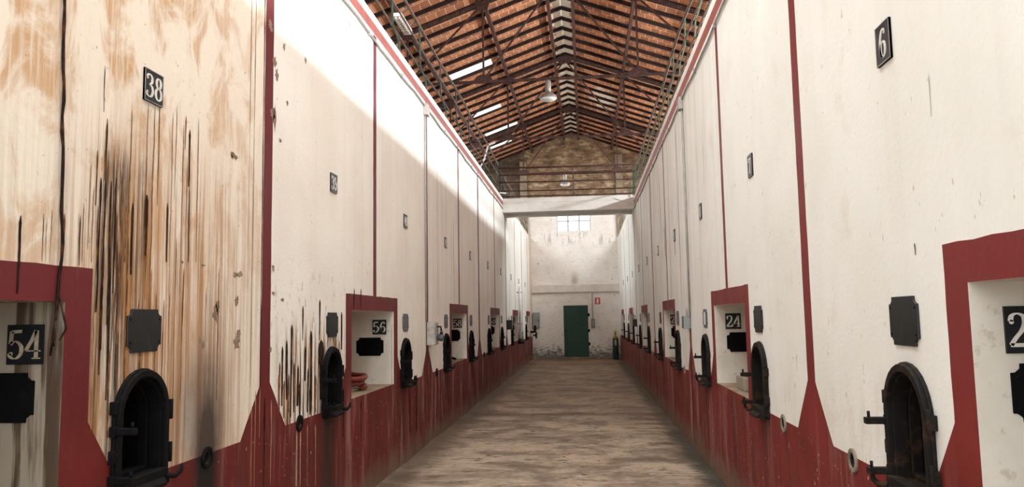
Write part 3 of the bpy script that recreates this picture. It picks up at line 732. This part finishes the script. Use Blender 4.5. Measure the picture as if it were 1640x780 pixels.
rl2 = railing('walkway_railing', -2.30, ZTL, (5.85,5.55,5.25), 21.7, 31.0, [22.0,23.6,25.2,26.8,28.4,30.0], 'far piece of left railing beyond the footbridge', -1, M['postd'])
rr2 = railing('walkway_railing', 1.45, ZTR, (5.75,5.42,5.12), 21.7, 31.0, [22.0,23.6,25.2,26.8,28.4,30.0], 'far piece of right railing beyond the footbridge', 1, M['post'])
t = thing('bridge_railing', (XC, 20.6, 4.93), 'thin brown railing with one middle post on the footbridge', 'railing')
for i, z in enumerate((5.78, 5.58, 5.38, 5.14, 4.99)):
    m = MB(); pts = [(XL-.1,20.6,z+.02),(-.3,20.6,z),(XR+.05,20.6,z)]
    if i in (1, 3): pts += [(XR+.12,20.58,z+.04),(XR+.15,20.5,z+.16)]
    m.tube(pts, .026 if i == 0 else .019, 8); m.build('handrail' if i == 0 else 'rail', M['steel'], t)
m = MB(); m.bar((-.25,20.6,4.93),(-.25,20.6,5.78),.04,.03,(0,1,0)); m.build('post', M['rail'], t)
m = MB(); m.bar((XL-.08,20.62,4.93),(XL-.08,20.62,5.98),.06,.04,(0,1,0)); m.build('post', M['postd'], t)
m = MB(); m.bar((XR+.03,20.62,4.93),(XR+.03,20.62,5.80),.06,.04,(0,1,0)); m.build('post', M['post'], t)

# ------------------------------------------------------------------ lamps
def pendant(x, y, label):
    t = thing('pendant_lamp', (x, y, 6.3), label, 'lamp', 'pendant lamps')
    m = MB(); m.lathe([(.02,.0),(.05,.01),(.062,.05),(.062,.24),(.05,.27),(.03,.28)], (x,y,6.42)); m.build('lamp_housing', M['alum'], t)
    m = MB(); m.lathe([(.185,0),(.19,.012),(.175,.05),(.14,.09),(.075,.13),(.06,.135)], (x,y,6.29), 24); m.build('lamp_shade', M['alum'], t)
    m = MB(); m.lathe([(.04,-.045),(.11,-.035),(.155,-.012),(.172,.004),(.17,.02)], (x,y,6.285), 24); m.build('lens', M['glassl'], t)
    m = MB(); m.tube([(x,y,6.69),(x,y,6.78)], .012); m.build('hook', M['steel'], t)
pendant(-.67, 15.8, 'aluminium bell pendant lamp hanging from the nearest roof truss')
pendant(-.60, 26.4, 'small aluminium pendant lamp hanging from the far truss above the footbridge')
t = thing('fluorescent_fitting', (-2.42, 10.3, 5.8), 'white louvred fluorescent fitting fixed under the left handrail', 'light fitting')
m = MB(); m.box((-2.50,9.85,5.80),(-2.38,10.50,5.85)); m.build('housing', M['white'], t, bevel=.006)
for i in range(2):
    m = MB(); x = -2.465+.05*i; m.tube([(x,9.87,5.79),(x,10.48,5.79)], .012); m.build('tube', M['white'], t)
m = MB(); m.bar((-2.44,9.95,5.84),(-2.30,9.95,5.95),.03,.015); m.bar((-2.44,10.4,5.84),(-2.30,10.4,5.95),.03,.015); m.build('strap', M['rail'], t)
m = MB()
for k in range(9): m.box((-2.497,9.88+.072*k,5.77),(-2.383,9.886+.072*k,5.80))
m.build('louvre', M['boxw'], t)
t = thing('broken_tube_light', (-2.36, 17.9, 5.3), 'white strip light hanging askew from the left railing', 'light fitting')
m = MB(); m.tube([(-2.50,18.2,5.28),(-2.38,18.4,5.62),(-2.30,18.45,5.95)], .02); m.build('tube', M['white'], t)
m = MB(); m.bar((-2.30,18.45,5.95),(-2.12,18.45,6.02),.05,.03); m.build('bracket', M['white'], t)
m = MB(); m.tube([(-2.4,20.2,5.05),(-2.22,20.25,5.06),(-2.05,20.3,5.05)], .018); tag(m.build('pipe_stub', M['white']), 'short white pipe lying at the left end of the footbridge', 'pipe')

# ------------------------------------------------------------------ numerals
def ell(cx, cy, rx, ry, n=28, a0=0, a1=2*PI): return [(cx+rx*math.cos(a0+(a1-a0)*k/n), cy+ry*math.sin(a0+(a1-a0)*k/n)) for k in range(n+1)]
def cr(pts, n=8):
    P = [pts[0]]+list(pts)+[pts[-1]]; out = []
    for i in range(1, len(P)-2):
        p0,p1,p2,p3 = P[i-1:i+3]
        for k in range(n):
            t = k/n
            out.append(tuple(.5*(2*p1[j]+(p2[j]-p0[j])*t+(2*p0[j]-5*p1[j]+4*p2[j]-p3[j])*t*t+(3*p1[j]-p0[j]-3*p2[j]+p3[j])*t**3) for j in (0,1)))
    out.append(pts[-1]); return out
GLYPH = {
 '0': [('s', ell(.3,.5,.21,.46))],
 '1': [('s', [(.32,.02),(.32,.97)]), ('s', cr([(.13,.80),(.24,.86),(.32,.97)])), ('s', [(.14,.03),(.50,.03)])],
 '2': [('s', cr([(.10,.74),(.15,.90),(.30,.96),(.46,.88),(.49,.70),(.40,.48),(.22,.26),(.08,.06)])), ('h', [(.07,.06),(.53,.06)]), ('s', [(.53,.05),(.55,.24)]), ('o', (.13,.72,.065))],
 '3': [('s', cr([(.10,.82),(.18,.94),(.32,.96),(.45,.85),(.44,.65),(.27,.53)])), ('s', cr([(.27,.53),(.45,.47),(.52,.28),(.43,.09),(.27,.03),(.12,.08),(.08,.2)])), ('o', (.13,.80,.06)), ('o', (.12,.2,.065))],
 '4': [('s', [(.40,.97),(.24,.62),(.04,.29)]), ('s', [(.04,.28),(.58,.28)]), ('s', [(.42,.97),(.42,.03)]), ('s', [(.27,.03),(.57,.03)])],
 '5': [('h', [(.14,.93),(.50,.95)]), ('s', [(.14,.95),(.11,.52)]), ('s', cr([(.11,.50),(.22,.60),(.36,.58),(.50,.42),(.49,.20),(.36,.05),(.22,.03),(.10,.10),(.08,.2)])), ('o', (.13,.19,.065))],
 '6': [('s', cr([(.48,.86),(.36,.96),(.22,.86),(.12,.62),(.10,.34),(.17,.10),(.30,.03)])), ('s', ell(.31,.29,.19,.26)), ('o', (.46,.83,.06))],
 '7': [('h', [(.07,.91),(.55,.91)]), ('s', [(.07,.92),(.06,.72)]), ('s', cr([(.54,.91),(.40,.62),(.30,.32),(.27,.02)]))],
 '8': [('s', ell(.3,.75,.16,.21)), ('s', ell(.3,.28,.21,.25))],
 '9': [('s', cr([(.12,.14),(.24,.04),(.38,.14),(.48,.38),(.50,.66),(.43,.90),(.30,.97)])), ('s', ell(.29,.71,.19,.26)), ('o', (.14,.17,.06))],
}
def glyph(b, ch, F, u0, v0, H, w0, w1):
    TK, TN = .145, .042
    for kind, d in GLYPH[ch]:
        if kind == 'o':
            b.prism([(u0+(d[0]+d[2]*math.cos(2*PI*k/12))*H, v0+(d[1]+d[2]*math.sin(2*PI*k/12))*H) for k in range(12)], F, w0, w1); continue
        L, R = [], []; N = len(d)
        for i, p in enumerate(d):
            a = d[max(i-1,0)]; c = d[min(i+1,N-1)]
            if N > 3 and d[0] == d[-1] and i in (0, N-1): a, c = d[-2], d[1]
            dx, dy = c[0]-a[0], c[1]-a[1]; l = math.hypot(dx, dy) or 1; dx, dy = dx/l, dy/l
            w = (TN+(TK-TN)*abs(dy)**1.4)/2
            if kind == 'h': w = .055
            L.append((p[0]-dy*w, p[1]+dx*w)); R.append((p[0]+dy*w, p[1]-dx*w))
        for i in range(N-1):
            q = [L[i], L[i+1], R[i+1], R[i]]
            b.prism([(u0+x*H, v0+y*H) for x, y in q], F, w0, w1)
def number_plate(text, F, w, h, label, dm='digit', group='black number plates', rim=True, org=None):
    t = thing('number_plate', F(0,0,0) if org is None else org, label, 'number plate', group)
    b = MB(); b.prism(rect(-w/2,-h/2,w/2,h/2), F, 0, .010); b.build('plate', M['plate'], t)
    if rim:
        b = MB(); e = .005; b.ringprism(rect(-w/2,-h/2,w/2,h/2), rect(-w/2+e,-h/2+e,w/2-e,h/2-e), F, .0, .012); b.build('rim', M['plate_rim'], t)
    H = h*.74; adv = .60*H if len(text) > 1 else .6*H
    sp = min(adv*1.08, (w*.96)/max(len(text),1)); u = -sp*len(text)/2
    for ch in text:
        b = MB(); glyph(b, ch, F, u+(sp-.6*H)/2, -H/2, H, .009, .0125); b.build('numeral', M[dm], t); u += sp
def plaque_poly(w, h, c=.032):
    a, d = w/2, h/2; p = []
    for sx, sy, flip in ((1,-1,0),(1,1,1),(-1,1,0),(-1,-1,1)):
        q = [(sx*(a-c), sy*d), (sx*(a-c*.85), sy*(d-c*.75)), (sx*(a-c*.2), sy*(d-c)), (sx*a, sy*(d-c))]
        q = [(sx*(a-c), sy*d), (sx*(a-c), sy*(d-c*.55)), (sx*(a-c*.45), sy*(d-c)), (sx*a, sy*(d-c))]
        p += q if sx*sy < 0 else q[::-1]
    return p
def plaque(F, label, mat, w=.305, h=.21, group='notched black boards', th=.010, lumps=True):
    t = thing('notched_board', F(0,0,0), label, 'board', group)
    b = MB(); b.prism(plaque_poly(w, h), F, .0, th); b.build('panel', M[mat], t, bevel=.003)
    b = MB()
    for su in (-1, 1):
        for sv in (-1, 1):
            o = F(su*(w/2-.02), sv*(h/2-.048), th); n = (F(0,0,1)-F(0,0,0)); b.lathe([(.006,-.004),(.006,.002),(.003,.004)], o, 8, 0, n)
    b.build('screws', M['iron'], t)

LEFTN = ['38','39','40','41','42','43','44','45','46','47']; RIGHTN = ['6','7','8','9','10','11','12','13','14','15']
for i, y in enumerate(HATCH_L):
    lab = {0:'black number plate reading 38 high on the brown-stained wall', 1:'black number plate reading 39 high on the cream wall'}.get(i, 'small black number plate high on the left wall above its %s hatch' % ORD[i])
    number_plate(LEFTN[i], FL(y+.03, 2.90), .165, .165, lab, group='upper number plates of the left row', rim=(i < 4))
for i, y in enumerate(HATCH_R):
    lab = {0:'black number plate reading 6 high on the white wall', 1:'narrow black number plate reading 7 on the white wall'}.get(i, 'small number plate high on the right wall above its %s hatch' % ORD[i])
    number_plate(RIGHTN[i], FR(y+.02, 2.89), .155, .18, lab, group='upper number plates of the right row', rim=(i < 4))
# niches: plate and board on the far jamb
for i, y in enumerate(NICHE_L):
    F = frame((XL-.165, y+NHW, 1.625), (1,0,0), (0,-1,0)); F2 = frame((XL-.275, y+NHW, 1.405), (1,0,0), (0,-1,0))
    tx = ['54','56','58','60','62','64'][i]
    lab = 'black plate reading %s inside the %s niche of the left wall' % (tx, ORD[i]) if i < 3 else 'number plate inside the %s niche of the left wall' % ORD[i]
    number_plate(tx, F, .16, .165, lab, 'digit_d' if i == 0 else 'digit', 'niche number plates of the left row', rim=False)
    plaque(F2, 'matt black notched board under the plate in the %s left niche' % ORD[i], 'slate_n', .315, .205, 'niche boards of the left row')
for i, y in enumerate(NICHE_R):
    F = frame((XR+.19, y+NHW, 1.63), (1,0,0), (0,-1,0)); F2 = frame((XR+.275, y+NHW, 1.41), (1,0,0), (0,-1,0))
    tx = ['22','24','26','28','30','32'][i]
    lab = 'black plate reading %s inside the %s niche of the right wall' % (tx, ORD[i]) if i < 2 else 'number plate inside the %s niche of the right wall' % ORD[i]
    number_plate(tx, F, .16, .165, lab, 'digit', 'niche number plates of the right row', rim=False)
    plaque(F2, 'matt black notched board under the plate in the %s right niche' % ORD[i], 'slate_n', .315, .205, 'niche boards of the right row')
for i, y in enumerate(HATCH_L):
    plaque(FL(y+.015, 1.67), 'notched board above the %s hatch of the left wall' % ORD[i], 'slate' if i < 2 else 'slate_g', .29, .21, 'boards above the left hatches')
for i, y in enumerate(HATCH_R):
    plaque(FR(y, 1.66), 'notched board above the %s hatch of the right wall' % ORD[i], 'slate' if i in (0,1,4) else 'slate_g', .29, .21, 'boards above the right hatches')

# ------------------------------------------------------------------ hatches
def hatch(F, label, mat, group, hook):
    """F has its origin on the wall at floor height below the hatch centre"""
    t = thing('tank_hatch', F(0,.92,0), label, 'hatch', group)
    A = lambda hw, zb, zs: arch(hw, zb, zs, 14)
    b = MB(); b.ringprism(A(.215,.925,1.265), A(.182,.962,1.263), F, 0, .036); b.ringprism(A(.222,.918,1.266), A(.205,.935,1.264), F, 0, .018); b.build('frame', M[mat], t, bevel=.005)
    b = MB(); b.ringprism(A(.1845,.9655,1.265), A(.171,.977,1.262), F, -.05, .014); b.ringprism(A(.1845,.9655,1.265), A(.152,.995,1.26), F, -.10, -.05); b.build('inner_rim', M[mat], t, bevel=.004)
    b = MB(); b.ringprism(A(.184,.966,1.264), A(.165,.982,1.262), F, -.30, -.10); b.build('throat', M[mat], t)
    b = MB(); b.prism(A(.183,.967,1.263), F, -.32, -.30); b.prism(A(.12,1.02,1.255), F, -.302, -.285); b.build('door_panel', M['hole' if mat == 'iron' else 'ironr'], t, bevel=.004)
    for v in (1.215, .995):
        b = MB(); b.prism(rect(-.234,v-.015,-.198,v+.015), F, .0, .118)
        b.prism(rect(-.240,v-.024,-.19,v+.024), F, .0, .03)
        o = b.build('latch_bar', M[mat], t, bevel=.004)
        p = MB(); p.tube([F(-.216,v+.012,.10), F(-.216,v+.042,.10)], .007, 8); p.build('pin', M[mat], o)
        b = MB(); b.prism(rect(-.240,v+.075,-.205,v+.135), F, 0, .03); b.build('keeper', M[mat], t, bevel=.003)
    for v in (1.235, 1.02):
        b = MB(); b.prism(rect(.195,v-.002,.246,v+.058), F, 0, .028); b.tube([F(.235,v-.02,.03), F(.235,v+.08,.03)], .011, 8); b.build('hinge', M[mat], t, bevel=.003)
    b = MB(); b.prism([(-.20,.905),(.20,.905),(.175,.985),(-.175,.985)], F, 0, .055)
    b.hexa([F(-.17,.93,.03),F(.17,.93,.03),F(.12,.905,.085),F(-.12,.905,.085),F(-.17,.96,.03),F(.17,.96,.03),F(.12,.925,.085),F(-.12,.925,.085)])
    b.build('sill_lip', M[mat], t, bevel=.004)
    b = MB(); s = hook
    b.tube([F(s*.16,.945,.05), F(s*.21,.935,.075), F(s*.235,.955,.09), F(s*.24,.99,.095)], [.013,.014,.012,.007], 8); b.build('hook', M[mat], t)
for i, y in enumerate(HATCH_L):
    lab = {0:'black arched iron hatch in the brown-stained wall below plate 38', 1:'black arched iron hatch with dark runs around it below plate 39'}.get(i, 'arched iron hatch of the left wall, its %s counted from the camera' % ORD[i])
    hatch(FL(y), lab, 'iron', 'hatches of the left row', 1)
for i, y in enumerate(HATCH_R):
    lab = {0:'rusty arched iron hatch with two latch bars in the white wall below plate 6', 1:'rusty arched iron hatch beside the niche of plate 24'}.get(i, 'arched iron hatch of the right wall, its %s counted from the camera' % ORD[i])
    hatch(FR(y), lab, 'ironr', 'hatches of the right row', -1)
# drain rings
def drain(F, label, mat, group):
    t = thing('drain_ring', F(0,0,0), label, 'drain', group); n = F(0,0,1)-F(0,0,0)
    b = MB(); b.ringprism(circ(0,0,.062,18), circ(0,0,.040,18), F, -.02, .012); b.build('flange', M[mat], t, bevel=.004)
    b = MB(); b.ringprism(circ(0,0,.0425,18), circ(0,0,.034,18), F, -.12, .004); b.build('sleeve', M['hole'], t)
for k, T in enumerate(THICK_L):
    if 0 < T < 16:
        for d, w in ((-.79,'near'),(.63,'far')): drain(FL(T+d,.94), 'round iron drain ring at the %s side of the %s wide red stripe, left wall' % (w, ORD[k-1]), 'iron', 'drain rings of the left row')
for k, T in enumerate(THICK_R):
    if 0 < T < 16:
        for d, w in ((-.68,'near'),(.72,'far')): drain(FR(T+d,.94), 'round worn drain ring at the %s side of the %s wide red stripe, right wall' % (w, ORD[k-1]), 'worn', 'drain rings of the right row')

# ------------------------------------------------------------------ cables, boxes, odds and ends on the walls
m = MB(); pts = []
for k in range(48):
    z = 4.7-(4.7-1.58)*k/47
    yb = 2.93+(.05*(3.07-z)/1.11 if 1.96 < z < 3.07 else (.05-(1.96-z)*.11 if z <= 1.96 else 0))
    pts.append((XL+.010+.003*math.sin(k*1.3), yb+.0015*math.sin(k*1.9)+.001*math.sin(k*4.1), z))
m.tube(pts, [(.0065+.001*math.sin(k*2.7)) if p[2] > 1.75 else .005 for k, p in enumerate(pts)], 6)
hc = thing('hanging_cable', pts[0], 'black cable hanging down the stained wall over the nearest left niche', 'cable')
m.build('cable', M['drip'], hc)
m = MB(); m.tube([pts[-3],(XL+.03,2.925,1.62),(XL+.03,2.925,1.67),(XL+.02,2.945,1.72)], .004, 6); m.tube([pts[-5],(XL+.03,2.985,1.72),(XL+.035,2.99,1.69),(XL+.025,2.965,1.64)], .004, 6); m.build('frayed_end', M['drip'], hc)
def conduit(F_x, s, z, y0, y1, label, yb, zb_box, ylow, nm):
    t = thing('conduit', (F_x, y0, z), label, 'conduit')
    m = MB(); pts = [(F_x+s*.016, y0+(y1-y0)*k/40, z+.012*math.sin(k*.9)+.008*math.sin(k*2.2)) for k in range(41)]; m.tube(pts, .013, 8); m.build('run', M['conduit'], t)
    m = MB(); m.tube([(F_x+s*.016, yb-.13, z-.05),(F_x+s*.016, yb-.13, ylow)], .012, 8); m.build('drop', M['conduit'], t)
    m = MB(); m.box((F_x if s > 0 else F_x-.06, yb-.17, z-.13),(F_x+.06 if s > 0 else F_x, yb-.02, z+.03)); m.build('junction_box', M['boxw'], t, bevel=.006)
    m = MB()
    for k in range(1, 12):
        y = y0+(y1-y0)*k/12; m.box((F_x-.002, y-.012, z-.03) if s > 0 else (F_x-.03, y-.012, z-.03), (F_x+.03, y+.012, z+.03) if s > 0 else (F_x+.002, y+.012, z+.03))
    m.build('clips', M['conduit'], t)
conduit(XL, 1, 4.66, 3.2, 20.4, 'thin grey conduit with a junction box running under the left red band', 10.41, 0, 1.68, 'l')
conduit(XR, -1, 4.55, 3.2, 20.35, 'thin grey conduit with a junction box running under the right red band', 10.25, 0, 1.68, 'r')
# switch box on the second wide stripe, left
t = thing('switch_box', (XL, 10.46, 1.35), 'cream metal switch box on the second wide red stripe of the left wall', 'switch box')
b = MB(); b.box((XL,10.36,1.35),(XL+.105,10.62,1.67)); b.build('case', M['boxw'], t, bevel=.008)
b = MB(); b.box((XL+.105,10.37,1.36),(XL+.118,10.61,1.66)); b.build('cover', M['boxw'], t, bevel=.004)
b = MB(); b.tube([(XL+.11,10.5,1.60),(XL+.17,10.5,1.60),(XL+.18,10.5,1.54)], .014); b.lathe([(.0,0),(.022,.01),(.022,.04),(.0,.05)], (XL+.18,10.5,1.49), 10); b.build('lever', M['black'], t)
b = MB(); b.lathe([(.03,0),(.045,.02),(.055,.07),(.05,.09),(.02,.10)], (XL+.11,10.52,1.46), 14, 0, (1,0,-.15)); b.build('plug_socket', M['greyd'], t)
def small_box(F, w, h, d, label, mat, door):
    t = thing('wall_box', F(0,0,0), label, 'switch box')
    b = MB(); b.prism(rect(-w/2,-h/2,w/2,h/2), F, 0, d); b.build('case', M[mat], t, bevel=.006)
    b = MB(); b.prism(rect(-w/2+.01,-h/2+.01,w/2-.01,h/2-.01), F, d, d+.008); b.build('cover', M[door], t, bevel=.003)
    b = MB(); b.tube([F(0,h/2-.01,d*.4), F(0,h/2+.10,d*.4)], .012); b.build('gland', M['conduit'], t)
small_box(FR(10.27,1.61), .14, .17, .09, 'small dark grey box on the second wide red stripe of the right wall', 'grey', 'greyd')
small_box(FR(20.8,1.52), .16, .2, .10, 'black box on the fourth wide red stripe of the right wall', 'black', 'black')
small_box(FL(21.15,1.52), .22, .26, .14, 'black box on the fourth wide red stripe of the left wall', 'black', 'greyd')
# white patch painted for the light reflected in the third board on the right
b = MB(); F = FR(8.93, 1.66); b.prism(rect(-.05,-.07,.05,.07), F, .011, .014); tag(b.build('glint_patch', M['white']), 'white patch painted as the glare on the board above the third right hatch', 'glint patch')
# white upright tube far left
t = thing('upright_tube', (XL, 24.4, 1.0), 'white upright tube with a black end low at the far end of the left wall', 'pipe')
b = MB(); b.tube([(XL+.09,24.4,1.02),(XL+.09,24.4,2.7)], .045, 12); b.build('pipe', M['white'], t)
b = MB(); b.lathe([(.05,0),(.10,.02),(.11,.10),(.07,.16),(.055,.17)], (XL+.11,24.4,.88), 14); b.build('valve', M['black'], t)
b = MB(); b.box((XL,24.38,1.5),(XL+.15,24.42,1.53)); b.box((XL,24.38,2.5),(XL+.15,24.42,2.53)); b.build('bracket', M['greyd'], t)
t = thing('valve', (XL, 29.9, .9), 'black valve with a hand wheel at the far end of the left wall', 'valve')
b = MB(); b.tube([(XL,30.1,1.15),(XL+.16,30.1,1.15),(XL+.18,30.1,1.4)], .05, 10); b.build('valve_body', M['iron'], t)
b = MB(); b.tube([(XL+.22+0*k, 30.1+.11*math.cos(k*PI/8), 1.02+.11*math.sin(k*PI/8)) for k in range(16)], .025, 8, True); b.tube([(XL+.1,30.1,1.02),(XL+.24,30.1,1.02)], .03, 8); b.build('hand_wheel', M['iron'], t)
# hose in niche 56
m = MB(); pts = []
for k in range(90):
    a = 2*PI*k/34; r = .37+.02*math.sin(k*.31); pts.append((XL-.50+r*math.cos(a), 7.80+r*math.sin(a), NZ0+.03+.052*(k/34)+.004*math.sin(k*1.1)))
m.tube(pts, .026, 8); ho = thing('hose', (XL-.50,7.80,NZ0), 'coiled red rubber hose lying in the niche of plate 56', 'hose'); m.build('coil', M['hose'], ho)
m = MB(); m.tube([pts[-1], pts[-1][0:2]+(NZ0+.085,), (pts[-1][0]+.10, pts[-1][1]-.03, NZ0+.075)], [.024,.024,.018], 10); m.build('coupling', M['alum'], ho)
# block in niche 24
b = MB(); b.box((XR+.09,7.35,NZ0),(XR+.34,7.75,NZ0+.125)); bk = thing('cement_block', (XR+.2,7.55,NZ0), 'grey cement block on the sill of the niche of plate 24', 'block'); b.build('body', M['block'], bk, bevel=.012)
b = MB(); b.box((XR+.13,7.40,NZ0+.125),(XR+.32,7.66,NZ0+.165)); b.build('mortar_cap', M['nfloor'], bk, bevel=.015)
# scrap in niche 58
m = MB(); m.tube([(XL-.62,13.3,NZ0+.03),(XL-.4,13.1,NZ0+.04),(XL-.22,13.4,NZ0+.05),(XL-.1,13.25,NZ0+.03)], .022, 8)
sp = thing('scrap_pipe', (XL-.4,13.2,NZ0), 'black bent scrap pipe lying in the niche of plate 58', 'pipe'); m.build('pipe', M['iron'], sp)
m = MB(); m.lathe([(.05,0),(.055,.01),(.055,.05),(.03,.06)], (XL-.62,13.32,NZ0), 12); m.build('elbow', M['iron'], sp)

# ------------------------------------------------------------------ back wall fittings
b = MB(); b.box((DX0+.0,YB+.05,.12),(DX1,YB+.10,DZ1)); d1 = struct(b.build('door_1', M['door']))
b = MB()
for k in range(7):
    x = DX0+.02+(DX1-DX0-.04)*k/6; b.box((x-.008,YB+.035,.14),(x+.008,YB+.05,DZ1-.02))
for z in (.14,.75,1.2,DZ1-.05): b.box((DX0,YB+.03,z-.03),(DX1,YB+.05,z+.03))
b.build('door_battens', M['door'], d1)
for z in (.62,1.15,1.78):
    b = MB(); b.box((DX1-.02,YB-.02,z-.06),(DX1+.06,YB+.05,z+.06)); b.build('door_hinge', M['iron'], d1, bevel=.005)
b = MB(); b.tube([(DX0+.07,YB+.02,1.05),(DX0+.07,YB-.04,1.07),(DX0+.07,YB-.04,1.2),(DX0+.07,YB+.02,1.22)], .012); b.build('door_handle', M['iron'], d1)
b = MB(); b.box((DX0-.1,YB-.12,0),(DX1+.1,YB+.1,.11)); struct(b.build('trim_4', M['nfloor'], bevel=.02))
F = frame((.485, YB, 2.335), (1,0,0), (0,-1,0))
t = thing('safety_sign', (.485,YB,2.335), 'red sign with a white fire extinguisher symbol on the end wall', 'sign')
b = MB(); b.prism(rect(-.105,-.135,.105,.135), F, 0, .008); b.build('panel', M['sign'], t)
b = MB(); b.prism([(-.035,-.10),(.035,-.10),(.035,.035),(.015,.06),(-.015,.06),(-.035,.035)], F, .008, .011); b.prism(rect(-.012,.06,.012,.085), F, .008, .011); b.prism([(-.045,.085),(.02,.085),(.02,.10),(-.045,.10)], F, .008, .011); b.prism([(.022,.075),(.055,.03),(.065,.035),(.03,.09)], F, .008, .011); b.build('symbol', M['white'], t)
t = thing('fuse_box', (.28,YB,1.28), 'small dark switch box with a conduit rising to the ledge right of the green door', 'switch box')
b = MB(); b.box((.20,YB-.10,1.27),(.355,YB,1.61)); b.build('case', M['greyd'], t, bevel=.008)
b = MB(); b.box((.215,YB-.108,1.29),(.34,YB-.10,1.58)); b.build('cover', M['grey'], t, bevel=.003)
b = MB(); b.tube([(.27,YB-.03,1.6),(.27,YB-.03,2.68)], .016); b.build('conduit', M['conduit'], t)
t = thing('electric_cabinet', (-2.0,YB,1.29), 'grey-green metal cabinet on the end wall in the left corner', 'cabinet')
b = MB(); b.box((-2.15,YB-.16,1.28),(-1.86,YB,1.91)); b.build('case', M['grey'], t, bevel=.01)
b = MB(); b.box((-2.135,YB-.175,1.30),(-1.875,YB-.16,1.89)); dd = b.build('door', M['grey'], t, bevel=.004)
b = MB(); b.box((-1.91,YB-.19,1.55),(-1.89,YB-.175,1.64)); b.build('handle', M['black'], dd)
t = thing('gas_cylinder', (1.14,30.85,0), 'green gas cylinder with a yellow top standing in the right corner of the end wall', 'gas cylinder')
b = MB(); b.lathe([(.10,0),(.113,.02),(.113,.80),(.11,.83)], (1.14,30.85,0), 24); b.build('body', M['cyl'], t)
b = MB(); b.lathe([(.11,.83),(.095,.88),(.06,.92),(.035,.94),(.034,.955)], (1.14,30.85,0), 24); b.build('shoulder', M['yellow'], t)
b = MB(); b.lathe([(.045,.955),(.048,.96),(.048,1.09),(.03,1.12),(.01,1.125)], (1.14,30.85,0), 16); b.build('valve_cap', M['yellow'], t)
b = MB()
for k in range(6):
    a0, a1 = -PI/2-.35+.7*k/6, -PI/2-.35+.7*(k+1)/6
    b.face([(1.14+.1145*math.cos(a),30.85+.1145*math.sin(a),z) for a, z in ((a0,.56),(a1,.56),(a1,.78),(a0,.78))])
b.build('sticker', plain('pale_yellow_sticker', (.62,.60,.36), .5), t)

# ------------------------------------------------------------------ world, camera, view
w = bpy.data.worlds.new('World'); SC.world = w; w.use_nodes = True
bg = w.node_tree.nodes['Background']; sk = w.node_tree.nodes.new('ShaderNodeTexSky'); sk.sky_type = 'HOSEK_WILKIE'
w.node_tree.links.new(sk.outputs[0], bg.inputs[0]); bg.inputs[1].default_value = .6
cd = bpy.data.cameras.new('Camera'); cam = bpy.data.objects.new('Camera', cd); COL.objects.link(cam)
cd.sensor_width = 36; cd.lens = 1227.05/1640*36; cd.clip_start = .05
R, Fw, U = (0.99527,0.09561,-0.01694), (-0.09354,0.99088,0.09699), (0.02606,-0.09495,0.99514)
cam.matrix_world = Matrix(((R[0],U[0],-Fw[0],0),(R[1],U[1],-Fw[1],0),(R[2],U[2],-Fw[2],1.7),(0,0,0,1)))
SC.camera = cam
vs = SC.view_settings; vs.view_transform = 'Standard'; vs.look = 'None'; vs.gamma = 1; vs.use_curve_mapping = False; vs.exposure = 1.38
SC.cycles.use_denoising = True
SC.cycles.max_bounces = 10; SC.cycles.diffuse_bounces = 6; SC.cycles.sample_clamp_indirect = 8
